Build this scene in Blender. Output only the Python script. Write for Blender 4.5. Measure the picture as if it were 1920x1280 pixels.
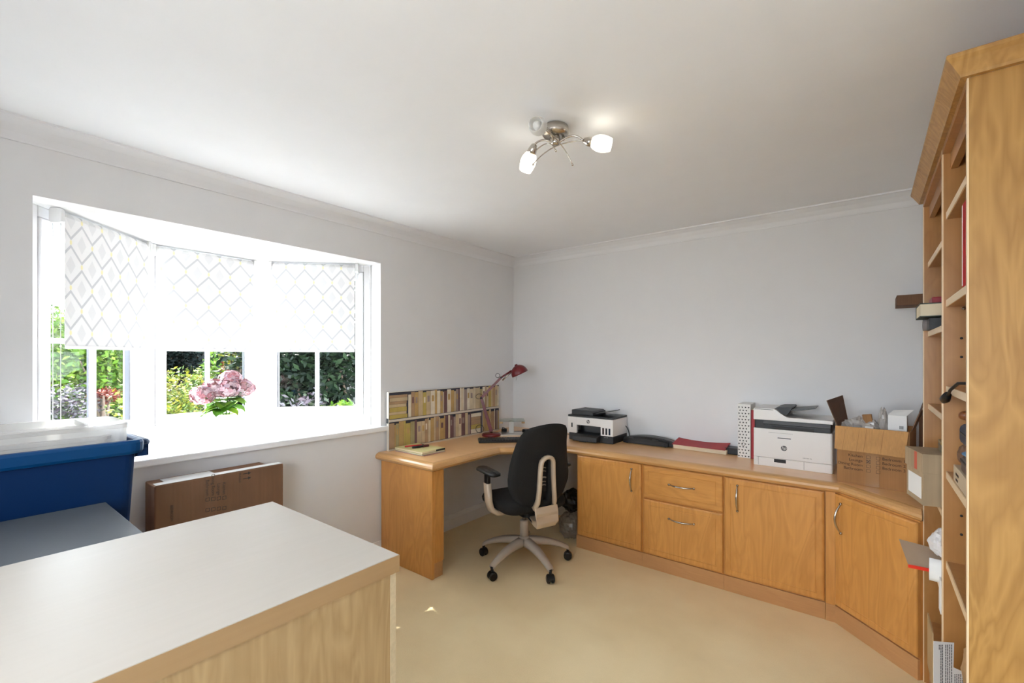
import bpy, bmesh, math, random
from mathutils import Vector, Matrix
PI = math.pi
S = bpy.context.scene
C = S.collection
for o in list(bpy.data.objects):
    bpy.data.objects.remove(o)

# ------------------------------------------------------------------ camera
cam_d = bpy.data.cameras.new('camera')
cam_d.lens = 16.0
cam_d.sensor_width = 36.0
cam_d.shift_y = 32 / 1920
cam_d.clip_start = 0.02
cam = bpy.data.objects.new('camera', cam_d)
C.objects.link(cam)
cam.location = (2.76, -3.545, 1.425)
cam.rotation_euler = (PI / 2, 0, math.radians(38.07))
S.camera = cam

# ------------------------------------------------------------------ light
S.view_settings.view_transform = 'Standard'
S.view_settings.look = 'None'
S.view_settings.gamma = 1.0
S.view_settings.use_curve_mapping = False
S.view_settings.exposure = 1.18
SKY = 8.0
world = bpy.data.worlds.new('sky')
S.world = world
world.use_nodes = True
wb = world.node_tree.nodes['Background']
wb.inputs[0].default_value = (0.82, 0.91, 1.0, 1)
wb.inputs[1].default_value = SKY
sun_d = bpy.data.lights.new('sun', 'SUN')
sun_d.energy = 24.0
sun_d.angle = math.radians(0.6)
sun_d.color = (1.0, 0.95, 0.86)
sun = bpy.data.objects.new('sun', sun_d)
C.objects.link(sun)
sun.rotation_euler = Vector((-1.0, 0.145, 1.253)).to_track_quat('Z', 'Y').to_euler()
S.cycles.max_bounces = 10
S.cycles.diffuse_bounces = 6
S.cycles.transparent_max_bounces = 16
S.cycles.use_denoising = True
S.cycles.caustics_reflective = False
S.cycles.caustics_refractive = False
S.cycles.sample_clamp_indirect = 6.0


def portal(name, loc, direction, w, h):
    d = bpy.data.lights.new(name, 'AREA')
    d.shape = 'RECTANGLE'
    d.size, d.size_y = w, h
    d.cycles.is_portal = True
    o = bpy.data.objects.new(name, d)
    C.objects.link(o)
    o.location = loc
    o.rotation_euler = (-Vector(direction)).to_track_quat('Z', 'Y').to_euler()


XA, XC = -0.13, -0.664           # bay window: start of the canted sides, plane of the middle window
YR, YL = -1.552, -3.282          # jambs of the bay
YCR, YCL = -2.086, -2.748        # corners of the bay
portal('portal_middle', (XC - 0.06, (YCR + YCL) / 2, 1.52), (1, 0, 0), 0.7, 1.2)
portal('portal_right', (-0.44, -1.78, 1.52), (0.707, -0.707, 0), 0.76, 1.2)
portal('portal_left', (-0.44, -3.05, 1.52), (0.707, 0.707, 0), 0.76, 1.2)
portal('portal_rear', (2.25, -4.42, 1.475), (0, 1, 0), 1.3, 1.2)


# ------------------------------------------------------------------ materials
def new_mat(name):
    m = bpy.data.materials.new(name)
    m.use_nodes = True
    nt = m.node_tree
    return m, nt, nt.nodes['Principled BSDF']


def N(nt, t, **kw):
    n = nt.nodes.new(t)
    for k, v in kw.items():
        setattr(n, k, v)
    return n


def mat(name, col, rough=0.5, metal=0.0, noise=0.0, nscale=30, bump=0.0, coat=0.0, spec=None):
    m, nt, b = new_mat(name)
    b.inputs['Base Color'].default_value = (*col, 1)
    b.inputs['Roughness'].default_value = rough
    b.inputs['Metallic'].default_value = metal
    if coat:
        b.inputs['Coat Weight'].default_value = coat
        b.inputs['Coat Roughness'].default_value = 0.15
    if spec is not None:
        b.inputs['Specular IOR Level'].default_value = spec
    if noise or bump:
        tc = N(nt, 'ShaderNodeTexCoord')
        no = N(nt, 'ShaderNodeTexNoise')
        no.inputs['Scale'].default_value = nscale
        no.inputs['Detail'].default_value = 4
        nt.links.new(tc.outputs['Object'], no.inputs['Vector'])
        if noise:
            r = N(nt, 'ShaderNodeMapRange')
            r.inputs['From Min'].default_value = 0.3
            r.inputs['From Max'].default_value = 0.7
            r.inputs['To Min'].default_value = 1 - noise
            r.inputs['To Max'].default_value = 1 + noise
            nt.links.new(no.outputs['Fac'], r.inputs['Value'])
            mx = N(nt, 'ShaderNodeVectorMath', operation='SCALE')
            mx.inputs[0].default_value = col
            nt.links.new(r.outputs[0], mx.inputs['Scale'])
            nt.links.new(mx.outputs[0], b.inputs['Base Color'])
        if bump:
            bp = N(nt, 'ShaderNodeBump')
            bp.inputs['Strength'].default_value = bump
            bp.inputs['Distance'].default_value = 0.005
            nt.links.new(no.outputs['Fac'], bp.inputs['Height'])
            nt.links.new(bp.outputs[0], b.inputs['Normal'])
    return m


def wood(name, c1, c2, axis=2, rough=0.35, sc=1.0, figure=0.7, coat=0.25, line=0.5):
    """maple: long soft grain along the axis with cathedral figure"""
    m, nt, b = new_mat(name)
    tc = N(nt, 'ShaderNodeTexCoord')
    mp = N(nt, 'ShaderNodeMapping')
    s = [5.0 * sc] * 3
    s[axis] = 1.1 * sc
    mp.inputs['Scale'].default_value = s
    nt.links.new(tc.outputs['Object'], mp.inputs['Vector'])
    n1 = N(nt, 'ShaderNodeTexNoise')
    n1.inputs['Scale'].default_value = 1.3
    n1.inputs['Detail'].default_value = 3
    n1.inputs['Distortion'].default_value = 1.2
    nt.links.new(mp.outputs[0], n1.inputs['Vector'])
    # contour lines of the noise -> cathedral figure
    mul = N(nt, 'ShaderNodeMath', operation='MULTIPLY')
    mul.inputs[1].default_value = 14.0
    nt.links.new(n1.outputs['Fac'], mul.inputs[0])
    fr = N(nt, 'ShaderNodeMath', operation='PINGPONG')
    fr.inputs[1].default_value = 1.0
    nt.links.new(mul.outputs[0], fr.inputs[0])
    n2 = N(nt, 'ShaderNodeTexNoise')
    mp2 = N(nt, 'ShaderNodeMapping')
    s2 = [120.0] * 3
    s2[axis] = 3.0
    mp2.inputs['Scale'].default_value = s2
    nt.links.new(tc.outputs['Object'], mp2.inputs['Vector'])
    nt.links.new(mp2.outputs[0], n2.inputs['Vector'])
    n2.inputs['Scale'].default_value = 1.0
    a = N(nt, 'ShaderNodeMath', operation='MULTIPLY')
    a.inputs[1].default_value = figure * 0.55
    nt.links.new(fr.outputs[0], a.inputs[0])
    c = N(nt, 'ShaderNodeMath', operation='MULTIPLY_ADD')
    c.inputs[1].default_value = line
    nt.links.new(n2.outputs['Fac'], c.inputs[0])
    nt.links.new(a.outputs[0], c.inputs[2])
    d = N(nt, 'ShaderNodeMath', operation='MULTIPLY_ADD')
    d.inputs[1].default_value = 0.5
    nt.links.new(n1.outputs['Fac'], d.inputs[0])
    nt.links.new(c.outputs[0], d.inputs[2])
    mx = N(nt, 'ShaderNodeMix', data_type='RGBA')
    mx.inputs['A'].default_value = (*c1, 1)
    mx.inputs['B'].default_value = (*c2, 1)
    sub = N(nt, 'ShaderNodeMath', operation='SUBTRACT', use_clamp=True)
    sub.inputs[1].default_value = 0.3
    nt.links.new(d.outputs[0], sub.inputs[0])
    nt.links.new(sub.outputs[0], mx.inputs['Factor'])
    nt.links.new(mx.outputs['Result'], b.inputs['Base Color'])
    b.inputs['Roughness'].default_value = rough
    b.inputs['Coat Weight'].default_value = coat
    b.inputs['Coat Roughness'].default_value = 0.25
    return m


def glassmat(name, tint=(0.96, 0.98, 0.97), refl=0.06, rough=0.0):
    m = bpy.data.materials.new(name)
    m.use_nodes = True
    nt = m.node_tree
    nt.nodes.clear()
    out = N(nt, 'ShaderNodeOutputMaterial')
    tr = N(nt, 'ShaderNodeBsdfTransparent')
    tr.inputs[0].default_value = (*tint, 1)
    gl = N(nt, 'ShaderNodeBsdfGlossy')
    gl.inputs['Roughness'].default_value = rough
    mx = N(nt, 'ShaderNodeMixShader')
    mx.inputs[0].default_value = refl
    nt.links.new(tr.outputs[0], mx.inputs[1])
    nt.links.new(gl.outputs[0], mx.inputs[2])
    nt.links.new(mx.outputs[0], out.inputs[0])
    return m


def cloudy(name, col, alpha, rough=0.3, trans=0.5):
    """milky see-through plastic: part clear, part diffuse / translucent, slightly glossy"""
    m = bpy.data.materials.new(name)
    m.use_nodes = True
    nt = m.node_tree
    nt.nodes.clear()
    out = N(nt, 'ShaderNodeOutputMaterial')
    tr = N(nt, 'ShaderNodeBsdfTransparent')
    df = N(nt, 'ShaderNodeBsdfDiffuse')
    df.inputs[0].default_value = (*col, 1)
    tl = N(nt, 'ShaderNodeBsdfTranslucent')
    tl.inputs[0].default_value = (*col, 1)
    gl = N(nt, 'ShaderNodeBsdfGlossy')
    gl.inputs['Roughness'].default_value = rough
    m1 = N(nt, 'ShaderNodeMixShader')
    m1.inputs[0].default_value = trans
    m2 = N(nt, 'ShaderNodeMixShader')
    m2.inputs[0].default_value = 0.08
    m3 = N(nt, 'ShaderNodeMixShader')
    m3.inputs[0].default_value = alpha
    L = nt.links.new
    L(df.outputs[0], m1.inputs[1]); L(tl.outputs[0], m1.inputs[2])
    L(m1.outputs[0], m2.inputs[1]); L(gl.outputs[0], m2.inputs[2])
    L(tr.outputs[0], m3.inputs[1]); L(m2.outputs[0], m3.inputs[2])
    L(m3.outputs[0], out.inputs[0])
    return m


def blindmat(name, trans=0.048):
    """white roller fabric printed with grey diamonds and yellow dots; x along the width, z up"""
    m = bpy.data.materials.new(name)
    m.use_nodes = True
    nt = m.node_tree
    nt.nodes.clear()
    L = nt.links.new
    out = N(nt, 'ShaderNodeOutputMaterial')
    tc = N(nt, 'ShaderNodeTexCoord')
    sp = N(nt, 'ShaderNodeSeparateXYZ')
    L(tc.outputs['Object'], sp.inputs[0])

    def M(op, a, b=None, c=None):
        n = N(nt, 'ShaderNodeMath', operation=op)
        for i, v in enumerate((a, b, c)):
            if v is None:
                continue
            if isinstance(v, (int, float)):
                n.inputs[i].default_value = v
            else:
                L(v, n.inputs[i])
        return n.outputs[0]
    u = M('PINGPONG', M('DIVIDE', M('ADD', sp.outputs[0], 2.0), 0.0625), 1.0)
    v = M('PINGPONG', M('DIVIDE', M('ADD', sp.outputs[2], 2.03), 0.105), 1.0)
    tri = M('SUBTRACT', M('MULTIPLY', u, 2.0), 1.0)
    d = M('ABSOLUTE', M('SUBTRACT', M('SUBTRACT', v, 0.5), M('DIVIDE', tri, 3.0)))
    line = M('LESS_THAN', d, 0.075)
    c1_ = M('ADD', M('DIVIDE', u, 0.42), M('DIVIDE', M('SUBTRACT', 1.0, v), 0.42))
    c2_ = M('ADD', M('DIVIDE', M('SUBTRACT', 1.0, u), 0.42), M('DIVIDE', v, 0.42))
    core = M('LESS_THAN', M('MINIMUM', c1_, c2_), 1.0)
    d1 = M('ADD', M('POWER', M('DIVIDE', u, 0.10), 2.0), M('POWER', M('DIVIDE', v, 0.11), 2.0))
    d2 = M('ADD', M('POWER', M('DIVIDE', M('SUBTRACT', u, 1.0), 0.10), 2.0), M('POWER', M('DIVIDE', M('SUBTRACT', v, 1.0), 0.11), 2.0))
    vert = M('LESS_THAN', M('MINIMUM', d1, d2), 1.0)
    mx1 = N(nt, 'ShaderNodeMix', data_type='RGBA')
    mx1.inputs['A'].default_value = (0.93, 0.93, 0.94, 1)
    mx1.inputs['B'].default_value = (0.84, 0.845, 0.86, 1)
    L(core, mx1.inputs['Factor'])
    mx2 = N(nt, 'ShaderNodeMix', data_type='RGBA')
    L(line, mx2.inputs['Factor'])
    L(mx1.outputs['Result'], mx2.inputs['A'])
    mx2.inputs['B'].default_value = (0.66, 0.67, 0.70, 1)
    mx3 = N(nt, 'ShaderNodeMix', data_type='RGBA')
    L(vert, mx3.inputs['Factor'])
    L(mx2.outputs['Result'], mx3.inputs['A'])
    mx3.inputs['B'].default_value = (0.93, 0.88, 0.58, 1)
    df = N(nt, 'ShaderNodeBsdfDiffuse')
    tl = N(nt, 'ShaderNodeBsdfTranslucent')
    L(mx3.outputs['Result'], df.inputs[0])
    L(mx3.outputs['Result'], tl.inputs[0])
    mm = N(nt, 'ShaderNodeMixShader')
    mm.inputs[0].default_value = trans
    L(df.outputs[0], mm.inputs[1])
    L(tl.outputs[0], mm.inputs[2])
    L(mm.outputs[0], out.inputs[0])
    return m


def emis(name, col, strength):
    m, nt, b = new_mat(name)
    b.inputs['Base Color'].default_value = (*col, 1)
    b.inputs['Emission Color'].default_value = (*col, 1)
    b.inputs['Emission Strength'].default_value = strength
    b.inputs['Roughness'].default_value = 0.3
    return m


M_wall = mat('wall_paint', (0.755, 0.748, 0.75), 0.75, noise=0.01, nscale=6, bump=0.02)
M_ceil = mat('ceiling_paint', (0.855, 0.865, 0.885), 0.8, noise=0.01, nscale=5)
M_cove = mat('cornice_paint', (0.79, 0.79, 0.80), 0.6)
M_white = mat('white_gloss', (0.88, 0.88, 0.89), 0.3)
M_upvc = mat('white_frame', (0.90, 0.90, 0.92), 0.25)
M_reveal = mat('white_plaster', (0.88, 0.88, 0.88), 0.6)
M_skirt = mat('white_skirting', (0.80, 0.78, 0.75), 0.4)
M_seal = mat('dark_seal', (0.03, 0.035, 0.05), 0.4)
M_glass = glassmat('window_glass', (0.97, 0.98, 0.975), 0.012)
M_blind = blindmat('blind_fabric')
M_bwhite = mat('blind_bracket', (0.8, 0.8, 0.8), 0.4)
M_chain = mat('chain_plastic', (0.72, 0.72, 0.72), 0.4)

# carpet
M_carpet, nt, b = new_mat('carpet')
tc = N(nt, 'ShaderNodeTexCoord')
n1 = N(nt, 'ShaderNodeTexNoise'); n1.inputs['Scale'].default_value = 420; n1.inputs['Detail'].default_value = 2
n2 = N(nt, 'ShaderNodeTexNoise'); n2.inputs['Scale'].default_value = 2.2; n2.inputs['Detail'].default_value = 5
nt.links.new(tc.outputs['Object'], n1.inputs['Vector']); nt.links.new(tc.outputs['Object'], n2.inputs['Vector'])
ad = N(nt, 'ShaderNodeMath', operation='MULTIPLY_ADD'); ad.inputs[1].default_value = 0.45
nt.links.new(n1.outputs['Fac'], ad.inputs[0]); nt.links.new(n2.outputs['Fac'], ad.inputs[2])
cr = N(nt, 'ShaderNodeValToRGB')
cr.color_ramp.elements[0].position = 0.45; cr.color_ramp.elements[0].color = (0.82, 0.64, 0.365, 1)
cr.color_ramp.elements[1].position = 1.0; cr.color_ramp.elements[1].color = (0.96, 0.80, 0.50, 1)
nt.links.new(ad.outputs[0], cr.inputs[0]); nt.links.new(cr.outputs[0], b.inputs['Base Color'])
b.inputs['Roughness'].default_value = 0.95
bp = N(nt, 'ShaderNodeBump'); bp.inputs['Strength'].default_value = 0.5; bp.inputs['Distance'].default_value = 0.004
nt.links.new(n1.outputs['Fac'], bp.inputs['Height']); nt.links.new(bp.outputs[0], b.inputs['Normal'])

CA, CB = (0.72, 0.345, 0.092), (0.50, 0.212, 0.046)
M_mapleV = wood('maple_veneer_upright', CA, CB, 2)
M_mapleH = wood('maple_veneer_level', CA, CB, 0)
M_mapleY = wood('maple_veneer_deep', CA, CB, 1)
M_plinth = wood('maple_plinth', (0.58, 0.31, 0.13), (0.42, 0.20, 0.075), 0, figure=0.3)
M_top = wood('maple_worktop', (0.86, 0.50, 0.225), (0.66, 0.355, 0.145), 0, rough=0.3, figure=0.3, coat=0.4)
M_nose = wood('maple_edge', (0.66, 0.36, 0.13), (0.48, 0.24, 0.08), 0, rough=0.3, figure=0.2, coat=0.4)
M_bkend = wood('maple_bookcase_side', (0.48, 0.262, 0.070), (0.32, 0.155, 0.032), 2, sc=1.3, figure=1.15, line=0.5, coat=0.08, rough=0.45)
M_bkin = wood('maple_bookcase_inside', (0.44, 0.21, 0.062), (0.31, 0.130, 0.032), 2, figure=0.6)
M_bkedge = mat('maple_edging', (0.80, 0.62, 0.40), 0.4)
M_paleV = wood('pale_maple_side', (0.45, 0.315, 0.155), (0.31, 0.195, 0.085), 2, figure=0.9, sc=1.3, line=0.7)
M_paletop = wood('pale_maple_top', (0.46, 0.415, 0.36), (0.39, 0.345, 0.29), 1, rough=0.38, figure=0.2, coat=0.0, line=0.3)
M_paleedge = wood('pale_maple_edge', (0.36, 0.225, 0.105), (0.27, 0.165, 0.075), 1, figure=0.1)
M_steel = mat('brushed_steel', (0.62, 0.58, 0.54), 0.28, 1.0)
M_nickel = mat('brushed_nickel', (0.55, 0.51, 0.46), 0.25, 1.0)
M_black = mat('black_plastic', (0.006, 0.006, 0.007), 0.38)
M_dark = mat('charcoal_plastic', (0.013, 0.0135, 0.015), 0.45)
M_grey = mat('grey_plastic', (0.05, 0.05, 0.052), 0.4)
M_fab = mat('charcoal_fabric', (0.018, 0.017, 0.016), 0.9, noise=0.2, nscale=300, bump=0.15, spec=0.2)
M_beige = mat('beige_plastic', (0.56, 0.44, 0.32), 0.4)
M_beige2 = mat('taupe_plastic', (0.47, 0.40, 0.33), 0.4)
M_wplast = mat('white_plastic', (0.80, 0.775, 0.75), 0.35)
M_paper = mat('paper_white', (0.86, 0.85, 0.83), 0.7)
M_pages = mat('book_pages', (0.78, 0.68, 0.50), 0.8)
M_red = mat('red_enamel', (0.13, 0.004, 0.007), 0.32, coat=0.15)
M_redc = mat('red_card', (0.36, 0.022, 0.030), 0.55)
M_redb = mat('red_binder', (0.42, 0.003, 0.006), 0.6, spec=0.15)
M_ink = mat('black_print', (0.02, 0.018, 0.018), 0.6)
M_inkbr = mat('brown_print', (0.035, 0.016, 0.008), 0.7)


def cardboard(name, col, dirn=2, ribs=170):
    m, nt, b = new_mat(name)
    tc = N(nt, 'ShaderNodeTexCoord')
    mp = N(nt, 'ShaderNodeMapping')
    s = [float(ribs)] * 3
    s[dirn] = 2.0
    mp.inputs['Scale'].default_value = s
    no = N(nt, 'ShaderNodeTexNoise'); no.inputs['Scale'].default_value = 1.0; no.inputs['Detail'].default_value = 2
    nt.links.new(tc.outputs['Object'], mp.inputs[0]); nt.links.new(mp.outputs[0], no.inputs['Vector'])
    n2 = N(nt, 'ShaderNodeTexNoise'); n2.inputs['Scale'].default_value = 7
    nt.links.new(tc.outputs['Object'], n2.inputs['Vector'])
    ad = N(nt, 'ShaderNodeMath', operation='ADD')
    nt.links.new(no.outputs['Fac'], ad.inputs[0]); nt.links.new(n2.outputs['Fac'], ad.inputs[1])
    r = N(nt, 'ShaderNodeMapRange'); r.inputs['From Min'].default_value = 0.6; r.inputs['From Max'].default_value = 1.4
    r.inputs['To Min'].default_value = 0.82; r.inputs['To Max'].default_value = 1.12
    nt.links.new(ad.outputs[0], r.inputs[0])
    vm = N(nt, 'ShaderNodeVectorMath', operation='SCALE'); vm.inputs[0].default_value = col
    nt.links.new(r.outputs[0], vm.inputs['Scale']); nt.links.new(vm.outputs[0], b.inputs['Base Color'])
    b.inputs['Roughness'].default_value = 0.8
    return m


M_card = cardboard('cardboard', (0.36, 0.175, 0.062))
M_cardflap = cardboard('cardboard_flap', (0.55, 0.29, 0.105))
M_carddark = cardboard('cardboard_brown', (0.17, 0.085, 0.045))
M_cardgrey = cardboard('cardboard_greyish', (0.42, 0.31, 0.19), ribs=40)
M_wrapcard = cardboard('wrapped_cardboard', (0.20, 0.098, 0.052), ribs=90)
M_tape = mat('parcel_tape', (0.36, 0.19, 0.08), 0.25)


# ------------------------------------------------------------------ geometry helpers
class MB:
    def __init__(s):
        s.v, s.f, s.m, s.s = [], [], [], []
        s.M = Matrix.Identity(4)

    def add(s, vs, fs, m=0, smooth=False):
        k = len(s.v)
        s.v += [tuple(s.M @ Vector(p)) for p in vs]
        for f in fs:
            s.f.append(tuple(k + i for i in f)); s.m.append(m); s.s.append(smooth)
        return s

    def box(s, x0, x1, y0, y1, z0, z1, m=0):
        return s.add([(x0, y0, z0), (x1, y0, z0), (x1, y1, z0), (x0, y1, z0), (x0, y0, z1), (x1, y0, z1), (x1, y1, z1), (x0, y1, z1)],
                     [(0, 3, 2, 1), (4, 5, 6, 7), (0, 1, 5, 4), (1, 2, 6, 5), (2, 3, 7, 6), (3, 0, 4, 7)], m)

    def rings(s, R, m=0, smooth=False, cap0=True, cap1=True, closed=True):
        n = len(R[0])
        vs = [p for r in R for p in r]
        fs = []
        for i in range(len(R) - 1):
            for j in range(n if closed else n - 1):
                a, b = i * n + j, i * n + (j + 1) % n
                fs.append((a, b, b + n, a + n))
        if cap0:
            fs.append(tuple(reversed(range(n))))
        if cap1:
            fs.append(tuple(range((len(R) - 1) * n, len(R) * n)))
        return s.add(vs, fs, m, smooth)

    def prism(s, poly, z0, z1, m=0):
        return s.rings([[(x, y, z0) for x, y in poly], [(x, y, z1) for x, y in poly]], m)

    def prismx(s, poly, x0, x1, m=0):      # poly in (y,z)
        return s.rings([[(x0, y, z) for y, z in poly], [(x1, y, z) for y, z in poly]], m)

    def prismy(s, poly, y0, y1, m=0):      # poly in (x,z)
        return s.rings([[(x, y0, z) for x, z in poly], [(x, y1, z) for x, z in poly]], m)

    def lathe(s, prof, n=24, m=0, smooth=True, c=(0, 0, 0), cap=True):
        R = [[(c[0] + r * math.cos(2 * PI * j / n), c[1] + r * math.sin(2 * PI * j / n), c[2] + z) for j in range(n)] for r, z in prof]
        return s.rings(R, m, smooth, cap, cap)

    def tube(s, pts, r, n=8, m=0, smooth=True):
        pts = [Vector(p) for p in pts]
        rr = r if isinstance(r, (list, tuple)) else [r] * len(pts)
        R = []
        up = None
        for i, p in enumerate(pts):
            t = (pts[min(i + 1, len(pts) - 1)] - pts[max(i - 1, 0)]).normalized()
            if up is None:
                up = Vector((0, 0, 1)) if abs(t.z) < 0.9 else Vector((1, 0, 0))
            a = t.cross(up).normalized()
            b2 = a.cross(t).normalized()
            up = b2
            R.append([tuple(p + (a * math.cos(2 * PI * j / n) + b2 * math.sin(2 * PI * j / n)) * rr[i]) for j in range(n)])
        return s.rings(R, m, smooth)

    def sphere(s, c, r, n=12, m=0, sc=(1, 1, 1)):
        R = []
        for i in range(1, n // 2 + 1):
            a = PI * i / (n // 2 + 1)
            R.append([(c[0] + sc[0] * r * math.sin(a) * math.cos(2 * PI * j / n), c[1] + sc[1] * r * math.sin(a) * math.sin(2 * PI * j / n), c[2] + sc[2] * r * math.cos(a)) for j in range(n)])
        return s.rings(R, m, True)

    def build(s, name, mats, parent=None, bevel=0.0, seg=2, label=None, cat=None, group=None, kind=None, loc=None, rot=None, sub=0):
        me = bpy.data.meshes.new(name)
        me.from_pydata(s.v, [], s.f)
        for mm in (mats if isinstance(mats, (list, tuple)) else [mats]):
            me.materials.append(mm)
        for p, mi, sm in zip(me.polygons, s.m, s.s):
            p.material_index = mi
            p.use_smooth = sm
        bm = bmesh.new(); bm.from_mesh(me)
        bmesh.ops.recalc_face_normals(bm, faces=bm.faces)
        bm.to_mesh(me); bm.free()
        o = bpy.data.objects.new(name, me)
        C.objects.link(o)
        if bevel:
            md = o.modifiers.new('bevel', 'BEVEL')
            md.width = bevel; md.segments = seg; md.limit_method = 'ANGLE'; md.angle_limit = math.radians(40)
            md.harden_normals = False
        if sub:
            md = o.modifiers.new('sub', 'SUBSURF'); md.levels = sub; md.render_levels = sub
            for p in me.polygons:
                p.use_smooth = True
        if parent is not None:
            o.parent = parent
        if loc: o.location = loc
        if rot: o.rotation_euler = rot
        tag(o, label, cat, group, kind)
        return o


def tag(o, label=None, cat=None, group=None, kind=None):
    if label: o['label'] = label
    if cat: o['category'] = cat
    if group: o['group'] = group
    if kind: o['kind'] = kind
    return o


def thing(name, label, cat, loc=(0, 0, 0), rz=0.0, group=None, kind=None, rot=None):
    o = bpy.data.objects.new(name, None)
    o.empty_display_size = 0.05
    C.objects.link(o)
    o.location = loc
    o.rotation_euler = rot if rot else (0, 0, rz)
    return tag(o, label, cat, group, kind)


def struct(name, mb, mats, parent=None, bevel=0.0):
    return mb.build(name, mats, parent, bevel, kind='structure')


def text(body, size, parent, loc, rot, m, name='lettering', align='LEFT', ext=0.0004, sx=1.0, shear=0.0):
    cu = bpy.data.curves.new(name, 'FONT')
    cu.body = body; cu.size = size; cu.extrude = ext; cu.align_x = align; cu.shear = shear
    cu.space_line = 0.95
    cu.materials.append(m)
    tmp = bpy.data.objects.new(name, cu)
    me = bpy.data.meshes.new_from_object(tmp)
    bpy.data.objects.remove(tmp)
    o = bpy.data.objects.new(name, me)
    C.objects.link(o)
    o.parent = parent
    o.location = loc; o.rotation_euler = rot; o.scale = (sx, 1, 1)
    return o


def arc(p0, p1, p2, n=12):
    p0, p1, p2 = Vector(p0), Vector(p1), Vector(p2)
    return [p0 * (1 - t) ** 2 + p1 * 2 * t * (1 - t) + p2 * t * t for t in [i / n for i in range(n + 1)]]


def rrect(x0, x1, y0, y1, r, n=5):
    out = []
    for cx, cy, a0 in ((x1 - r, y1 - r, 0), (x0 + r, y1 - r, 90), (x0 + r, y0 + r, 180), (x1 - r, y0 + r, 270)):
        for i in range(n + 1):
            a = math.radians(a0 + 90 * i / n)
            out.append((cx + r * math.cos(a), cy + r * math.sin(a)))
    return out


# ------------------------------------------------------------------ room shell
XR, YF, H = 3.30, -4.36, 2.40
struct('floor', MB().box(0, XR, YF, 0, -0.1, 0), M_carpet)
struct('ceiling', MB().box(-0.12, XR + 0.1, YF - 0.12, 0.12, H, H + 0.1), M_ceil)
struct('wall_back', MB().box(-0.12, XR + 0.12, 0, 0.12, -0.1, H), M_wall)
struct('wall_right', MB().box(XR, XR + 0.12, YF, 0, -0.1, H), M_wall)
w = MB()
w.box(-0.12, 0, YF, YL, -0.1, H).box(-0.12, 0, YR, 0, -0.1, H)
w.box(-0.12, 0, YL, YR, -0.1, 0.90).box(-0.12, 0, YL, YR, 2.11, H)
struct('wall_left', w, M_wall)
w = MB()
w.box(-0.12, 1.6, YF - 0.12, YF, -0.1, H).box(2.9, XR + 0.12, YF - 0.12, YF, -0.1, H)
w.box(1.6, 2.9, YF - 0.12, YF, -0.1, 0.9).box(1.6, 2.9, YF - 0.12, YF, 2.05, H)
struct('wall_front', w, M_wall)
w = MB()
for x in (1.6, 2.22, 2.84):
    w.box(x, x + 0.06, YF - 0.10, YF - 0.04, 0.9, 2.05)
w.box(1.6, 2.9, YF - 0.10, YF - 0.04, 0.9, 0.96).box(1.6, 2.9, YF - 0.10, YF - 0.04, 1.99, 2.05)
w4 = thing('window_4', None, None, kind='structure')  # unseen rear window, added to bring in fill light from behind the camera
struct('window_frame', w, M_upvc, w4)
# bay: plaster returns, soffit, outside walls
w = MB()
ext = 0.13   # wall thickness of the bay below the windows
w.box(XA - 0.02, -0.115, YR, YR + 0.10, 0.90, 2.11).box(XA - 0.02, -0.115, YL - 0.10, YL, 0.90, 2.11)
bay = [(-0.12, YR), (XA, YR), (XC, YCR), (XC, YCL), (XA, YL), (-0.12, YL)]
bayo = [(-0.12, YR + 0.12), (XA - 0.03, YR + 0.12), (XC - 0.09, YCR + 0.05), (XC - 0.09, YCL - 0.05), (XA - 0.03, YL - 0.12), (-0.12, YL - 0.12)]
w.prism(bayo, 2.11, 2.32).prism(bayo, -0.4, 0.90)
struct('wall_bay', w, M_reveal)
# window board (sill)
w = MB()
poly = [(0.035, YR + 0.045), (0.0, YR + 0.045), (0.0, YR), (XA, YR), (XC, YCR), (XC, YCL), (XA, YL), (0.0, YL), (0.0, YL - 0.045), (0.035, YL - 0.045)]
w.prism(poly, 0.905, 0.94)
struct('trim_1', w, M_white, bevel=0.006)
# coving
prof = [(0.0, 0.0), (0.006, 0.0), (0.008, 0.008), (0.02, 0.030), (0.045, 0.055), (0.078, 0.072), (0.088, 0.074), (0.090, 0.082), (0.0, 0.082)]
w = MB().prismy([(p[0], H - 0.082 + p[1]) for p in prof], YF, 0)
struct('trim_2', w, M_cove)
w = MB().prismx([(-p[0], H - 0.082 + p[1]) for p in prof], 0, XR)
struct('trim_3', w, M_cove)
w = MB().prismy([(XR - p[0], H - 0.082 + p[1]) for p in prof], YF, 0)
struct('trim_4', w, M_cove)
sk = [(0, 0), (0.016, 0), (0.016, 0.085), (0.011, 0.10), (0.006, 0.118), (0, 0.12)]
struct('baseboard_left', MB().prismy(sk, YF, -0.001), M_skirt)
struct('baseboard_back', MB().prismx([(-a, b_) for a, b_ in sk], 0.017, 1.0), M_skirt)

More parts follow.
